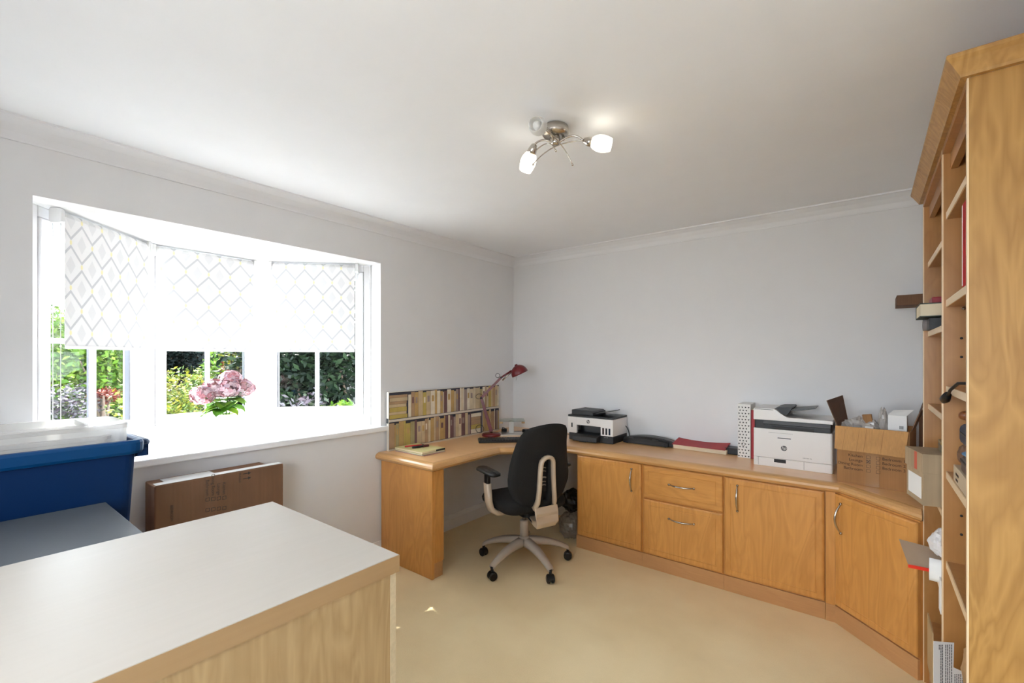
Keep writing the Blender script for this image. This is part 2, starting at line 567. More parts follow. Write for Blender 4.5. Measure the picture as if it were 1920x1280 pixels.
# bay windows -------------------------------------------------------------
def bay_window(idx, A, B, cols=2, rows=(1.06, 1.495, 1.975)):
    """window facet from plan point A to B (A on the left seen from inside)"""
    A, B = Vector((*A, 0)), Vector((*B, 0))
    L = (B - A).length
    ang = math.atan2((B - A).y, (B - A).x)
    t = thing('window_%d' % idx, None, None, (A.x, A.y, 0), ang, kind='structure')
    z0, z1 = 0.94, 2.11
    f = MB()
    # outer frame; local x along the facet, local +y to the outside
    f.box(0, 0.045, 0.0, 0.07, z0, z1).box(L - 0.045, L, 0.0, 0.07, z0, z1)
    f.box(0.045, L - 0.045, 0.0, 0.07, z0, z0 + 0.075).box(0.045, L - 0.045, 0.0, 0.07, z1 - 0.05, z1)
    struct('window_frame', f, M_upvc, t, 0.005)
    c = MB()
    a0, a1, b0, b1 = 0.047, L - 0.047, z0 + 0.077, z1 - 0.052
    wv = 0.055
    c.box(a0, a0 + wv, -0.008, 0.06, b0, b1).box(a1 - wv, a1, -0.008, 0.06, b0, b1)
    c.box(a0 + wv, a1 - wv, -0.008, 0.06, b0, b0 + wv).box(a0 + wv, a1 - wv, -0.008, 0.06, b1 - wv, b1)
    struct('window_sash', c, M_upvc, t, 0.006)
    g = MB()
    g.box(a0 + wv, a0 + wv + 0.006, 0.02, 0.045, b0 + wv, b1 - wv).box(a1 - wv - 0.006, a1 - wv, 0.02, 0.045, b0 + wv, b1 - wv)
    g.box((a0 + a1) / 2 - 0.011, (a0 + a1) / 2 + 0.011, 0.030, 0.038, b0 + wv, b1 - wv)
    struct('window_seal', g, M_seal, t)
    g = MB()
    g.box((a0 + a1) / 2 - 0.012, (a0 + a1) / 2 + 0.012, 0.008, 0.029, b0 + wv, b1 - wv)
    g.box(a0 + wv, a1 - wv, 0.010, 0.027, 1.497, 1.521).box(a0 + wv, a1 - wv, 0.010, 0.027, 1.76, 1.784)
    struct('glazing_bar', g, M_upvc, t, 0.003)
    p = MB().box(a0 + wv, a1 - wv, 0.0395, 0.0415, b0 + wv, b1 - wv)
    struct('pane', p, M_glass, t)
    return t


# seen from inside: looking at -x, left is -y
bay_window(1, (XA, YL), (XC, YCL))
bay_window(2, (XC, YCL), (XC, YCR))
bay_window(3, (XC, YCR), (XA, YR))
w = MB()
for (x, y) in ((XC, YCR), (XC, YCL)):
    w.lathe([(0.045, 0.94), (0.045, 2.11)], 8, c=(x - 0.022, y + (0.022 if y == YCR else -0.022) * 0, 0), smooth=False)
struct('trim_5', w, M_upvc)

# ------------------------------------------------------------------ roller blinds
def blind(A, B, u0, u1, label, chain_at, zb=1.475):
    A, B = Vector((*A, 0)), Vector((*B, 0))
    ang = math.atan2((B - A).y, (B - A).x)
    org = A + (B - A).normalized() * ((u0 + u1) / 2)
    nrm = Vector((math.sin(ang), -math.cos(ang), 0))     # into the room
    o = org + nrm * 0.05
    w = (u1 - u0) / 2
    t = thing('roller_blind', label, 'blind', (o.x, o.y, 1.475), ang, 'printed roller blinds in the bay window')
    fb = MB()
    n = 20
    R = []
    zt = 2.075 - 1.475
    zb0 = zb - 1.475
    # fabric hanging off the front of the roll (thin sheet with its own thickness)
    prof = [(-0.026, zt), (-0.026, zt - 0.05), (-0.0255, (zt + zb0) / 2), (-0.025, zb0 + 0.02), (-0.027, zb0)]
    pr = prof + [(y + 0.0006, z) for y, z in reversed(prof)]
    fb.rings([[(-w + 0.012, y, z) for y, z in pr], [(w - 0.012, y, z) for y, z in pr]], 0)
    fb.build('fabric', M_blind, t)
    rb = MB()
    rb.rings([[(x, 0.026 * math.cos(a) * 1.0, zt + 0.0 + 0.026 * math.sin(a)) for a in [2 * PI * j / 20 for j in range(20)]] for x in (-w + 0.012, w - 0.012)], 0, True)
    rb.build('fabric_roll', M_blind, t)
    bb = MB().box(-w + 0.014, w - 0.014, -0.030, -0.023, zb0 - 0.004, zb0 + 0.012)
    bb.build('bottom_bar', M_bwhite, t, 0.002)
    for sx in (-1, 1):
        br = MB()
        x0 = sx * w
        br.rings([[(x0 + dx, y, z + zt) for y, z in rrect(-0.030, 0.022, -0.034, 0.034, 0.012, 3)] for dx in ((-0.008 * sx), (0.012 * sx))])
        br.build('bracket', M_bwhite, t, 0.002)
    ch = MB()
    x0 = chain_at * (w + 0.002)
    for dy in (-0.020, 0.012):
        ch.tube([(x0, dy, zt - 0.02), (x0, dy, zb0 - 0.42)], 0.0016, 5)
    ch.tube([(x0, -0.020, zb0 - 0.42), (x0, -0.004, zb0 - 0.44), (x0, 0.012, zb0 - 0.42)], 0.0016, 5)
    ch.build('pull_chain', M_chain, t)
    return t


blind((XA, YL), (XC, YCL), 0.075, 0.665, 'diamond printed white roller blind hanging in the left bay window', -1)
blind((XC, YCL), (XC, YCR), 0.025, 0.59, 'diamond printed roller blind glowing in the middle bay window', 1)
blind((XC, YCR), (XA, YR), 0.09, 0.675, 'diamond printed roller blind in the right bay window, nearest the desk', 1)

# ------------------------------------------------------------------ fitted furniture along the back wall
WT, WB = 0.757, 0.705
WP = [(0.002, -1.600), (0.600, -1.600), (0.600, -0.930), (0.960, -0.570), (2.635, -0.570), (2.944, -0.879), (2.944, -0.822), (3.295, -0.822), (3.295, -0.002), (0.002, -0.002)]
WE = [1, 1, 1, 1, 1, 0, 0, 0, 0, 0]        # edges carrying the rounded nosing


def inset(poly, flags, d):
    n = len(poly)
    lines = []
    for i in range(n):
        a, b_ = Vector(poly[i]), Vector(poly[(i + 1) % n])
        t = (b_ - a).normalized()
        nn = Vector((-t.y, t.x)) * (d if flags[i] else 0)
        lines.append((a + nn, t))
    out = []
    for i in range(n):
        p, t = lines[i - 1]
        q, u = lines[i]
        den = t.x * u.y - t.y * u.x
        if abs(den) < 1e-6:
            out.append((q.x, q.y)); continue
        k = ((q.x - p.x) * u.y - (q.y - p.y) * u.x) / den
        r = p + t * k
        out.append((r.x, r.y))
    return out


wt = thing('worktop', 'long maple worktop with rounded edge running from the window wall round to the bookcase', 'worktop', (0, 0, 0))
m = MB()
pf = [(0.022, WB), (0.006, WB + 0.010), (0.0, WB + 0.022), (0.004, WB + 0.034), (0.014, WB + 0.044), (0.028, WB + 0.050), (0.042, WT - 0.0005)]
m.rings([[(x, y, z) for x, y in inset(WP, WE, d)] for d, z in pf], 0, False)
m.build('edging', M_nose, wt)
m = MB()
m.rings([[(x, y, z) for x, y in inset(WP, WE, d)] for d, z in ((0.045, WT - 0.0015), (0.045, WT), )], 0)
m.build('surface', M_top, wt)
m = MB()
m.box(1.398, 1.3995, -0.52, -0.02, WT, WT + 0.0003)
m.build('joint', M_mapleV, wt)


def fielded(w, h, t, L=None):
    """door or drawer front in local x (0..w), z (0..h), front at y=-t"""
    r = [(0.0, 0.0), (0.0, -t + 0.007), (0.003, -t + 0.003), (0.010, -t), (0.034, -t), (0.036, -t + 0.0022), (0.040, -t + 0.0022), (0.042, -t)]
    R = [[(i, y, i), (w - i, y, i), (w - i, y, h - i), (i, y, h - i)] for i, y in r]
    return MB().rings(R)


def handle(parent, a, b_, out=0.032):
    """bow handle from a to b_ (local points on the front), bulging to -y"""
    a, b_ = Vector(a), Vector(b_)
    mid = (a + b_) / 2 + Vector((0, -2 * out, 0))
    pts = arc(a, mid, b_, 14)
    rr = [0.006 - 0.0022 * abs(i / 7 - 1) ** 0.5 * 0.9 for i in range(15)]
    m = MB().tube(pts, [0.0042 + 0.0018 * math.sin(PI * i / 14) for i in range(15)], 8)
    for p in (a, b_):
        m.tube([p + Vector((0, 0.001, 0)), p + Vector((0, -0.006, 0))], 0.007, 10)
    return m.build('handle', M_nickel, parent)


ZD0, ZD1 = 0.100, 0.698
t = thing('base_cabinet', 'maple single door cabinet beside the knee space, handle at its right', 'cabinet', (1.02, -0.52, 0))
MB().box(0.0, 0.518, 0.0, 0.51, 0.0, WB - 0.001).build('body', M_mapleV, t)
d = fielded(0.500, ZD1 - ZD0, 0.020).build('door', M_mapleV, t, loc=(0.010, -0.0005, ZD0))
handle(d, (0.434, -0.021, 0.405), (0.434, -0.021, 0.558))
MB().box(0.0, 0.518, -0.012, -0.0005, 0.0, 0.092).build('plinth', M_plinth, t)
t = thing('drawer_cabinet', 'maple cabinet with a shallow drawer above a deep drawer', 'cabinet', (1.539, -0.52, 0))
MB().box(0.0, 0.519, 0.0, 0.51, 0.0, WB - 0.001).build('body', M_mapleV, t)
d = fielded(0.507, 0.222, 0.020).build('drawer', M_mapleH, t, loc=(0.007, -0.0005, 0.476))
tag(d, 'shallow upper drawer')
handle(d, (0.178, -0.021, 0.118), (0.337, -0.021, 0.118))
d = fielded(0.507, 0.368, 0.020).build('drawer', M_mapleV, t, loc=(0.007, -0.0005, 0.100))
tag(d, 'deep lower drawer')
handle(d, (0.178, -0.021, 0.268), (0.337, -0.021, 0.268))
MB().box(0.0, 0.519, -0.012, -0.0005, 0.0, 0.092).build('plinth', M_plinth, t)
t = thing('base_cabinet', 'maple single door cabinet under the white laser printer, handle at its left', 'cabinet', (2.059, -0.52, 0))
MB().box(0.0, 0.515, 0.0, 0.51, 0.0, WB - 0.001).build('body', M_mapleV, t)
d = fielded(0.508, ZD1 - ZD0, 0.020).build('door', M_mapleV, t, loc=(0.003, -0.0005, ZD0))
handle(d, (0.075, -0.021, 0.405), (0.075, -0.021, 0.558))
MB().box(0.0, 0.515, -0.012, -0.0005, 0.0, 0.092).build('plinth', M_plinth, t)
# angled end cabinet
q = math.sqrt(0.5)
t = thing('corner_cabinet', 'angled maple corner cabinet with one door, partly behind the bookcase', 'cabinet', (2.6225, -0.5225, 0), -PI / 4)
MB().prism([(0.001, 0), (0.450, 0), (0.450, 0.330), (0.26, 0.330), (0.001, 0.1)], 0.0, WB - 0.001).build('body', M_mapleV, t)
d = fielded(0.444, ZD1 - ZD0, 0.020).build('door', M_mapleV, t, loc=(0.008, -0.0005, ZD0))
handle(d, (0.046, -0.021, 0.400), (0.046, -0.021, 0.555), 0.036)
MB().box(0.001, 0.450, -0.012, -0.0005, 0.0, 0.092).build('plinth', M_plinth, t)
t = thing('filler_post', 'narrow maple post between the straight and the angled cabinets', 'panel', (2.576, -0.52, 0))
m = MB().prism([(0.0, 0.0), (0.0, -0.012), (0.044, -0.012), (0.044, 0.0)], 0.0, WB - 0.001)
m.build('post', M_mapleV, t)
MB().box(0.001, 0.043, -0.015, -0.0125, 0.0, 0.092).build('plinth', M_plinth, t)
# left end panel of the desk
t = thing('desk_end_panel', 'upright maple end panel and return post carrying the worktop at the window wall', 'panel', (0, -1.56, 0))
m = MB().box(0.017, 0.553, 0.0, 0.022, 0.0, WB - 0.001).build('side_panel', M_mapleV, t, 0.003)
m = MB().box(0.531, 0.553, 0.0225, 0.104, 0.098, WB - 0.001).build('post', M_mapleV, t, 0.003)
m = MB().box(0.527, 0.549, 0.0225, 0.098, 0.0, 0.0975).build('plinth', M_plinth, t, 0.002)
# ------------------------------------------------------------------ bookcase
XB = 2.95
bk = thing('bookcase', 'tall maple bookcase with crown moulding filling the right edge of the room', 'bookcase', (XB, -1.982, 0))
BW = 0.335      # depth
ZT = 2.11


def side(y0, y1, m_in, name='side_panel'):
    mb = MB()
    mb.box(0.003, BW, y0, y1, 0.0, ZT, 0)
    mb.box(0.0, 0.003, y0, y1, 0.0, ZT, 1)
    return mb.build(name, [m_in, M_bkedge], bk)


YM, YE = 0.478, 1.135           # mid divider and far side, relative to the near side
side(0.0, 0.018, M_bkend)
side(YM, YM + 0.018, M_bkin, 'divider')
side(YE, YE + 0.018, M_bkin)
MB().box(BW - 0.008, BW, 0.018, YM, 0.05, ZT).box(BW - 0.008, BW, YM + 0.018, YE, 0.05, ZT).build('back_panel', M_bkin, bk)
MB().box(0.0, BW, 0.018, YM, ZT - 0.018, ZT).box(0.0, BW, YM + 0.018, YE, ZT - 0.018, ZT).build('top_panel', M_bkin, bk)
m = MB()
m.box(0.02, 0.038, 0.0185, YM - 0.0005, ZT - 0.07, ZT - 0.0185).box(0.02, 0.038, YM + 0.0185, YE - 0.0005, ZT - 0.07, ZT - 0.0185)
m.build('top_rail', M_bkin, bk)
SH_N = [1.90, 1.615, 1.335, 1.058, 0.765, 0.40, 0.10]
SH_F = [1.845, 1.543, 1.228, 0.885, 0.60, 0.275, 0.10]
for zz in SH_N:
    mb = MB().box(0.012, BW - 0.009, 0.0185, YM - 0.0005, zz - 0.022, zz, 0).box(0.009, 0.012, 0.0185, YM - 0.0005, zz - 0.022, zz, 1)
    mb.build('shelf', [M_bkin, M_bkedge], bk)
for zz in SH_F:
    mb = MB().box(0.018, BW - 0.009, YM + 0.0185, YE - 0.0005, zz - 0.022, zz, 0).box(0.015, 0.018, YM + 0.0185, YE - 0.0005, zz - 0.022, zz, 1)
    mb.build('shelf', [M_bkin, M_bkedge], bk)
for y0, y1 in ((0.0185, YM), (YM + 0.0185, YE)):
    MB().box(0.02, 0.035, y0, y1 - 0.0005, 0.0, 0.077).build('plinth', M_plinth, bk)
for zz in (1.49, 1.43, 0.92, 0.86, 0.66):
    MB().tube([(0.045, YM - 0.0006, zz), (0.045, YM - 0.002, zz)], 0.004, 8).build('peg_hole', M_ink, bk)
for zz in (1.585, 1.87):
    m = MB()
    m.tube([(0.05, YM - 0.0006, zz), (0.05, YM - 0.012, zz)], 0.005, 8)
    m.build('shelf_support', M_nickel, bk)
# crown moulding mitred at the near corner: profile (projection, height)
cp = [(-0.0, 2.1105), (0.013, 2.1105), (0.016, 2.117), (0.033, 2.143), (0.040, 2.151), (0.041, 2.158), (0.038, 2.162), (-0.0, 2.162)]
m = MB()
R = []
R.append([(BW, -p, z) for p, z in cp])
R.append([(-p, -p, z) for p, z in cp])
R.append([(-p, YE + 0.018, z) for p, z in cp])
m.rings(R)
m.build('crown_moulding', M_bkend, bk)

# ------------------------------------------------------------------ left foreground: pale cabinet, grey unit, crate, tubs
t = thing('side_cabinet', 'pale maple cabinet with thick top in the left foreground', 'cabinet', (1.3635, -2.918, 0))
CW, CL = 0.593, 1.40
m = MB().box(0, CW, -CL, 0, 0.963, 1.0).build('top', [M_paletop], t, 0.0008)
m = MB().box(-0.0008, CW + 0.0012, -CL, 0.0012, 0.9632, 0.9988)
m.build('top_edging', M_paleedge, t)
MB().box(0.012, CW - 0.004, -CL, -0.020, 0.03, 0.9628).build('body', M_paleV, t)
m = MB().box(CW - 0.022, CW - 0.003, -0.0195, -0.006, 0.03, 0.9628)
m.build('end_panel', mat('pale_edge_strip', (0.52, 0.42, 0.27), 0.5, noise=0.1, nscale=90), t)
MB().box(0.03, CW - 0.02, -CL, -0.03, 0.0, 0.0295).build('plinth', M_dark, t)

M_bluegrey = mat('grey_laminate', (0.085, 0.097, 0.115), 0.45, noise=0.03, nscale=200)
t = thing('grey_cabinet', 'low cabinet with a smooth slate grey top between the pale cabinet and the blue crate', 'cabinet', (0.56, -3.150, 0))
MB().box(0.0, 0.745, -1.15, 0.0, 0.878, 0.90).build('top', M_bluegrey, t, 0.002)
MB().box(0.01, 0.735, -1.14, -0.010, 0.03, 0.8775).build('body', M_bluegrey, t)
MB().box(0.03, 0.72, -1.13, -0.02, 0.0, 0.0295).build('plinth', M_dark, t)

t = thing('moving_box', 'brown carton standing on the carpet underneath the blue crate', 'box', (0.10, -3.06, 0))
MB().box(0.0, 0.40, -0.66, 0.0, 0.0, 0.705).build('carton', M_card, t, 0.003)
MB().box(-0.0005, 0.4005, -0.36, -0.30, 0.60, 0.7055).build('tape', M_tape, t)

# blue crate
M_blue = mat('blue_plastic', (0.0, 0.022, 0.092), 0.55, noise=0.02, nscale=8, spec=0.2)
t = thing('storage_crate', 'large dark blue plastic crate holding milky tubs under the bay window', 'crate', (0.30, -3.36, 0.7055), math.radians(2.0))


def tub_rings(w, l, h, tap, r, wall, z0=0.0):
    """outer and inner walls of a tapering tub, open at the top"""
    rg = []
    for z, g in ((z0, tap), (z0 + h, 0.0)):
        rg.append([(x, y, z) for x, y in rrect(-w / 2 + g, w / 2 - g, -l / 2 + g, l / 2 - g, r)])
    for z, g in ((z0 + h, wall), (z0 + wall, tap + wall)):
        rg.append([(x, y, z) for x, y in rrect(-w / 2 + g, w / 2 - g, -l / 2 + g, l / 2 - g, r * 0.8)])
    return rg


W_, L_, H_ = 0.42, 0.66, 0.400
m = MB().rings(tub_rings(W_ - 0.03, L_ - 0.03, H_ - 0.004, 0.020, 0.035, 0.004))
m.build('tub', M_blue, t)
m = MB()
o_ = [(0.0, 0.345), (0.014, 0.348), (0.019, 0.358), (0.020, 0.390), (0.016, 0.400), (0.004, 0.402), (-0.002, 0.397), (0.0, 0.345)]
m.rings([[(x, y, z) for x, y in rrect(-W_ / 2 + 0.012 - g, W_ / 2 - 0.012 + g, -L_ / 2 + 0.012 - g, L_ / 2 - 0.012 + g, 0.04 + g * 0.5)] for g, z in o_], 0, False, False, False)
m.build('rim', mat('blue_rim', (0.0, 0.050, 0.165), 0.45, spec=0.25), t)
m = MB()
for k in range(2):
    m.box(0.060 + k * 0.0, 0.07, 0.31, 0.345, 0.32, 0.352)
m = MB()
pts = [(0.115, L_ / 2 - 0.01, 0.378), (0.115, L_ / 2 + 0.022, 0.374), (0.10, L_ / 2 + 0.034, 0.372), (-0.10, L_ / 2 + 0.034, 0.372), (-0.115, L_ / 2 + 0.022, 0.374), (-0.115, L_ / 2 - 0.01, 0.378)]
m.tube(pts, 0.014, 10)
m.build('carry_handle', M_blue, t)
m = MB().box(0.145, 0.152, L_ / 2 - 0.02, L_ / 2 + 0.030, 0.325, 0.372).build('latch_rib', M_blue, t, 0.002)
m = MB().box(0.17, 0.175, L_ / 2 - 0.012, L_ / 2 + 0.018, 0.33, 0.36)
m.build('latch_rib', M_blue, t, 0.002)

# milky tubs nested in the crate
M_milk = cloudy('milky_plastic', (0.87, 0.86, 0.84), 0.45, trans=0.55)


def milky(loc, w, l, h, label, rz=0.0):
    t = thing('plastic_tub', label, 'tub', loc, math.radians(rz), 'milky tubs in the blue crate')
    rg = tub_rings(w, l, h, 0.016, 0.045, 0.002)
    MB().rings(rg).build('tub', M_milk, t)
    m = MB()
    m.rings([[(x, y, z) for x, y in rrect(-w / 2 - g, w / 2 + g, -l / 2 - g, l / 2 + g, 0.05)] for g, z in ((0.0, h - 0.018), (0.009, h - 0.016), (0.010, h - 0.003), (0.006, h), (0.0, h), (0.0, h - 0.018))], 0, False, False, False)
    m.build('rim', M_milk, t)
    for k in range(3):
        y = -l / 2 + l * (k + 0.6) / 3.1
        MB().box(w / 2 - 0.013, w / 2 - 0.004, y, y + 0.010, 0.05, h - 0.02).build('rib', M_milk, t, 0.002)
    return t


milky((0.285, -3.375, 0.815), 0.33, 0.52, 0.315, 'milky see-through tub nearest the room inside the blue crate')
milky((0.255, -3.345, 0.712), 0.355, 0.585, 0.455, 'tallest milky see-through tub, outermost one in the blue crate')
milky((0.30, -3.40, 0.835), 0.26, 0.44, 0.34, 'smallest milky tub, nested inside the others in the blue crate')

# wrapped carton under the sill
t = thing('wrapped_carton', 'shallow brown moving carton in clear wrap standing under the window sill', 'box', (0.020, -2.912, 0.0))
LN, HT, TH = 0.585, 0.838, 0.158
MB().box(TH * 0.60, TH, 0.0, LN, 0.0, HT).build('front_carton', M_wrapcard, t, 0.006, 3)
MB().box(0.0, TH * 0.595, 0.002, LN - 0.06, 0.0, HT - 0.003).build('rear_carton', M_wrapcard, t, 0.006, 3)
m = MB().box(TH - 0.050, TH - 0.003, 0.006, LN - 0.006, HT + 0.0004, HT + 0.002).box(TH - 0.120, TH - 0.0502, 0.05, 0.26, HT + 0.0004, HT + 0.002)
m.build('tape', mat('tape_highlight', (0.74, 0.73, 0.72), 0.12), t)  # clear tape coloured pale, painting the white highlight along the wrapped top
M_film = glassmat('cling_film', (0.99, 0.99, 0.99), 0.035, 0.30)
rc = random.Random(4)
nx, nz = 40, 20
vs, fs = [], []
for i in range(nx + 1):
    for j in range(nz + 1):
        d_ = 0.0045 + 0.0016 * math.sin(i * 1.3 + math.sin(j * 0.7) * 2.2) + rc.uniform(-0.0006, 0.0006)
        vs.append((TH + d_, 0.004 + (LN - 0.008) * i / nx, 0.02 + (HT - 0.024) * j / nz))
for i in range(nx):
    for j in range(nz):
        a = i * (nz + 1) + j
        fs.append((a, a + nz + 1, a + nz + 2, a + 1))
m = MB().add(vs, fs, 0, True)
m.build('cling_wrap', M_film, t)
fx = TH + 0.0006


def side_text(body, y, z, size, name='lettering', align='RIGHT'):
    # lettering lies on its side: it reads downwards
    o = text(body, size, t, (fx, y - size * 0.35, z), (0, 0, 0), M_ink, name, align, sx=0.95)
    mtx = Matrix(((0, 0, 1), (0, 1, 0), (-1, 0, 0))).to_4x4()
    o.rotation_euler = mtx.to_euler()
    return o


for i, wd in enumerate(['Kitchen', 'Lounge', 'Dining Room', 'Bathroom']):
    yy = 0.288 - i * 0.0248
    side_text(wd, yy, 0.734 + 0.003 * i, 0.021)
    for zz in (0.708, 0.656):
        zz += 0.003 * i
        m = MB()
        for a, b_, c_, d_ in ((0, 0.018, 0, 0.0022), (0, 0.018, 0.0158, 0.018), (0, 0.0022, 0, 0.018), (0.0158, 0.018, 0, 0.018)):
            m.box(fx, fx + 0.0004, yy - 0.009 + a, yy - 0.009 + b_, zz + c_, zz + d_)
        m.build('tick_box', M_ink, t)
side_text('FRAGILE', 0.361, 0.778, 0.0145)
side_text('BEDROOM', 0.066, 0.660, 0.0165)
for k in range(2):
    zz = 0.820 - k * 0.026
    m = MB().box(fx, fx + 0.0004, 0.376, 0.402, zz - 0.002, zz + 0.002)
    m.rings([[(x, 0.400, zz - 0.008), (x, 0.416, zz), (x, 0.400, zz + 0.008)] for x in (fx, fx + 0.0004)])
    m.build('printed_arrow', M_ink, t)

# ------------------------------------------------------------------ hydrangeas on the sill
M_vase = mat('white_ceramic', (0.86, 0.86, 0.87), 0.2)
VX, VY = -0.455, -2.392
vs_ = thing('vase', 'slender white ceramic vase on the window sill', 'vase', (VX, VY, 0.94))
MB().lathe([(0.030, 0.0), (0.034, 0.004), (0.036, 0.05), (0.047, 0.11), (0.056, 0.135), (0.052, 0.135), (0.043, 0.108), (0.031, 0.05), (0.028, 0.02)], 32).build('body', M_vase, vs_)
M_pet = [mat('petal_pink', (0.52, 0.29, 0.33), 0.7), mat('petal_pale', (0.66, 0.50, 0.54), 0.7), mat('petal_deep', (0.44, 0.17, 0.20), 0.7), mat('petal_mauve', (0.50, 0.36, 0.43), 0.7)]
M_stem = mat('stem_green', (0.10, 0.22, 0.04), 0.6)
M_leaf = [mat('leaf_bright', (0.17, 0.36, 0.03), 0.5), mat('leaf_mid', (0.09, 0.24, 0.02), 0.5), mat('leaf_lime', (0.34, 0.42, 0.04), 0.5)]
rnd = random.Random(7)
heads = [((0.02, -0.135, 0.262), 0.068, 'pale pink hydrangea drooping on the left of the vase', 620),
         ((0.0, -0.060, 0.300), 0.066, 'pink hydrangea between the drooping one and the middle of the bunch', 600),
         ((0.04, 0.005, 0.300), 0.068, 'deep pink hydrangea in the middle of the bunch', 640),
         ((-0.04, 0.045, 0.352), 0.066, 'tallest pink hydrangea at the top of the bunch', 600),
         ((0.02, 0.098, 0.295), 0.066, 'pale pink hydrangea at the right of the bunch, against the white frame', 600)]
for (hx, hy, hz), r, lab, npet in heads:
    t = thing('hydrangea', lab, 'flower', (VX, VY, 0.99), group='hydrangeas in the white vase')
    st = MB().tube(arc((hx * 0.08, hy * 0.08, -0.02), (hx * 0.2, hy * 0.2, 0.17), (hx, hy, hz - 0.06), 8), 0.0028, 6)
    st.build('stem', M_stem, t)
    fb = MB()
    for k in range(npet // 4):
        zz = rnd.uniform(-1, 1); a = rnd.uniform(0, 2 * PI)
        s_ = math.sqrt(1 - zz * zz)
        nrm = Vector((s_ * math.cos(a), s_ * math.sin(a), zz))
        rr = r * rnd.uniform(0.82, 1.03)
        cpt = Vector((hx, hy, hz - 0.05)) + Vector((nrm.x * rr, nrm.y * rr, nrm.z * rr * 0.82))
        u = nrm.orthogonal().normalized(); v = nrm.cross(u)
        ro = rnd.uniform(0, PI)
        mi = rnd.choices([0, 1, 2, 3], [4, 4, 1.6, 2])[0]
        for p in range(4):
            aa = ro + p * PI / 2
            dx = u * math.cos(aa) + v * math.sin(aa)
            dy = nrm.cross(dx)
            L0 = 0.0155
            tip = cpt + dx * L0 + nrm * rnd.uniform(0.0, 0.006)
            fb.add([tuple(cpt), tuple(cpt + dx * L0 * 0.55 + dy * L0 * 0.52 + nrm * 0.003), tuple(tip), tuple(cpt + dx * L0 * 0.55 - dy * L0 * 0.52 + nrm * 0.003)], [(0, 1, 2, 3)], mi, True)
    fb.build('flower_head', M_pet, t)
    for k in range(4):
        a = rnd.choice([-1.57, 1.57]) + rnd.uniform(-1.2, 1.2)
        d_ = Vector((math.cos(a), math.sin(a), 0)); pd = Vector((-d_.y, d_.x, 0))
        base = Vector((hx * 0.15, hy * 0.15, 0.105 + 0.022 * k))
        LL = rnd.uniform(0.11, 0.15); WW = 0.045
        vs, fs = [], []
        nseg = 8
        for i in range(nseg + 1):
            q_ = i / nseg
            ww = WW * math.sin(PI * min(1, q_ * 0.93 + 0.07)) ** 0.8
            cen = base + d_ * LL * q_ + Vector((0, 0, 0.045 * q_ - 0.075 * q_ * q_))
            vs += [tuple(cen - pd * ww + Vector((0, 0, 0.010))), tuple(cen), tuple(cen + pd * ww + Vector((0, 0, 0.010)))]
        for i in range(nseg):
            for j in range(2):
                aI = i * 3 + j
                fs.append((aI, aI + 1, aI + 4, aI + 3))
        MB().add(vs, fs, 0, True).build('leaf', M_leaf[rnd.choice([0, 0, 1, 2])], t)

# ------------------------------------------------------------------ ceiling light
M_shadeon = emis('lit_frosted_glass', (1.0, 0.92, 0.76), 1.7)
M_shadeoff = cloudy('frosted_glass', (0.95, 0.95, 0.94), 0.7, trans=0.5)
M_bulb = mat('bulb_glass', (0.8, 0.8, 0.78), 0.3)
FX, FY = 1.722, -1.925
cl = thing('ceiling_light', 'brushed nickel three-arm ceiling light with two lit glass shades', 'lamp', (FX, FY, H))
MB().lathe([(0.050, 0.0), (0.055, -0.004), (0.056, -0.030), (0.050, -0.038), (0.0001, -0.040)], 32).build('ceiling_plate', M_nickel, cl)
m = MB().lathe([(0.016, -0.0405), (0.020, -0.044), (0.020, -0.070), (0.012, -0.078)], 20)
m.build('hub', M_nickel, cl)
for k in range(3):
    a = math.radians(38 + 120 * k)
    MB().lathe([(0.006, -0.0405), (0.006, -0.055), (0.004, -0.058)], 12, c=(0.034 * math.cos(a), 0.034 * math.sin(a), 0)).build('screw_cap', M_nickel, cl)
shades = [((1.852, -1.862, 2.322), (1.955, -1.815, 2.292), True, 'lit glass shade on the right'),
          ((1.628, -1.960, 2.312), (1.560, -1.930, 2.235), True, 'lit glass shade on the left'),
          ((1.750, -2.070, 2.325), (1.786, -2.172, 2.297), False, 'unlit frosted shade nearest the camera')]
O_ = Vector((FX, FY, H))
for i, (p0, p1, lit, lab) in enumerate(shades):
    p0, p1 = Vector(p0) - O_, Vector(p1) - O_
    ax = (p1 - p0).normalized()
    rot = Vector((0, 0, 1)).rotation_difference(ax).to_matrix().to_4x4()
    base = Matrix.Translation(p0) @ rot
    root = Vector((p0.x * 0.12, p0.y * 0.12, -0.066))
    am = MB().tube(arc(root, (p0.x * 0.55, p0.y * 0.55, p0.z + 0.075 - 0.02), p0 - ax * 0.028, 14), 0.0042, 8)
    arm = am.build('arm', M_nickel, cl)
    hm = MB(); hm.M = base
    hm.lathe([(0.006, -0.030), (0.012, -0.026), (0.019, -0.006), (0.020, 0.008), (0.016, 0.009)], 20)
    hm.build('lamp_holder', M_nickel, arm)
    sm = MB(); sm.M = base
    sm.M = base @ Matrix.Scale(0.85, 4)
    prof_ = [(0.018, 0.006), (0.029, 0.018), (0.038, 0.040), (0.040, 0.060), (0.036, 0.085), (0.030, 0.104), (0.028, 0.104), (0.034, 0.085), (0.0375, 0.060), (0.0355, 0.041), (0.027, 0.021), (0.016, 0.010)]
    sm.lathe(prof_, 28)
    sh = sm.build('lamp_shade', M_shadeon if lit else M_shadeoff, cl)
    tag(sh, lab)
    bmb = MB(); bmb.M = base
    bmb.sphere((0, 0, 0.055), 0.018, 12, 0, (1, 1, 1.6))
    bmb.build('bulb', M_shadeon if lit else M_bulb, sh)
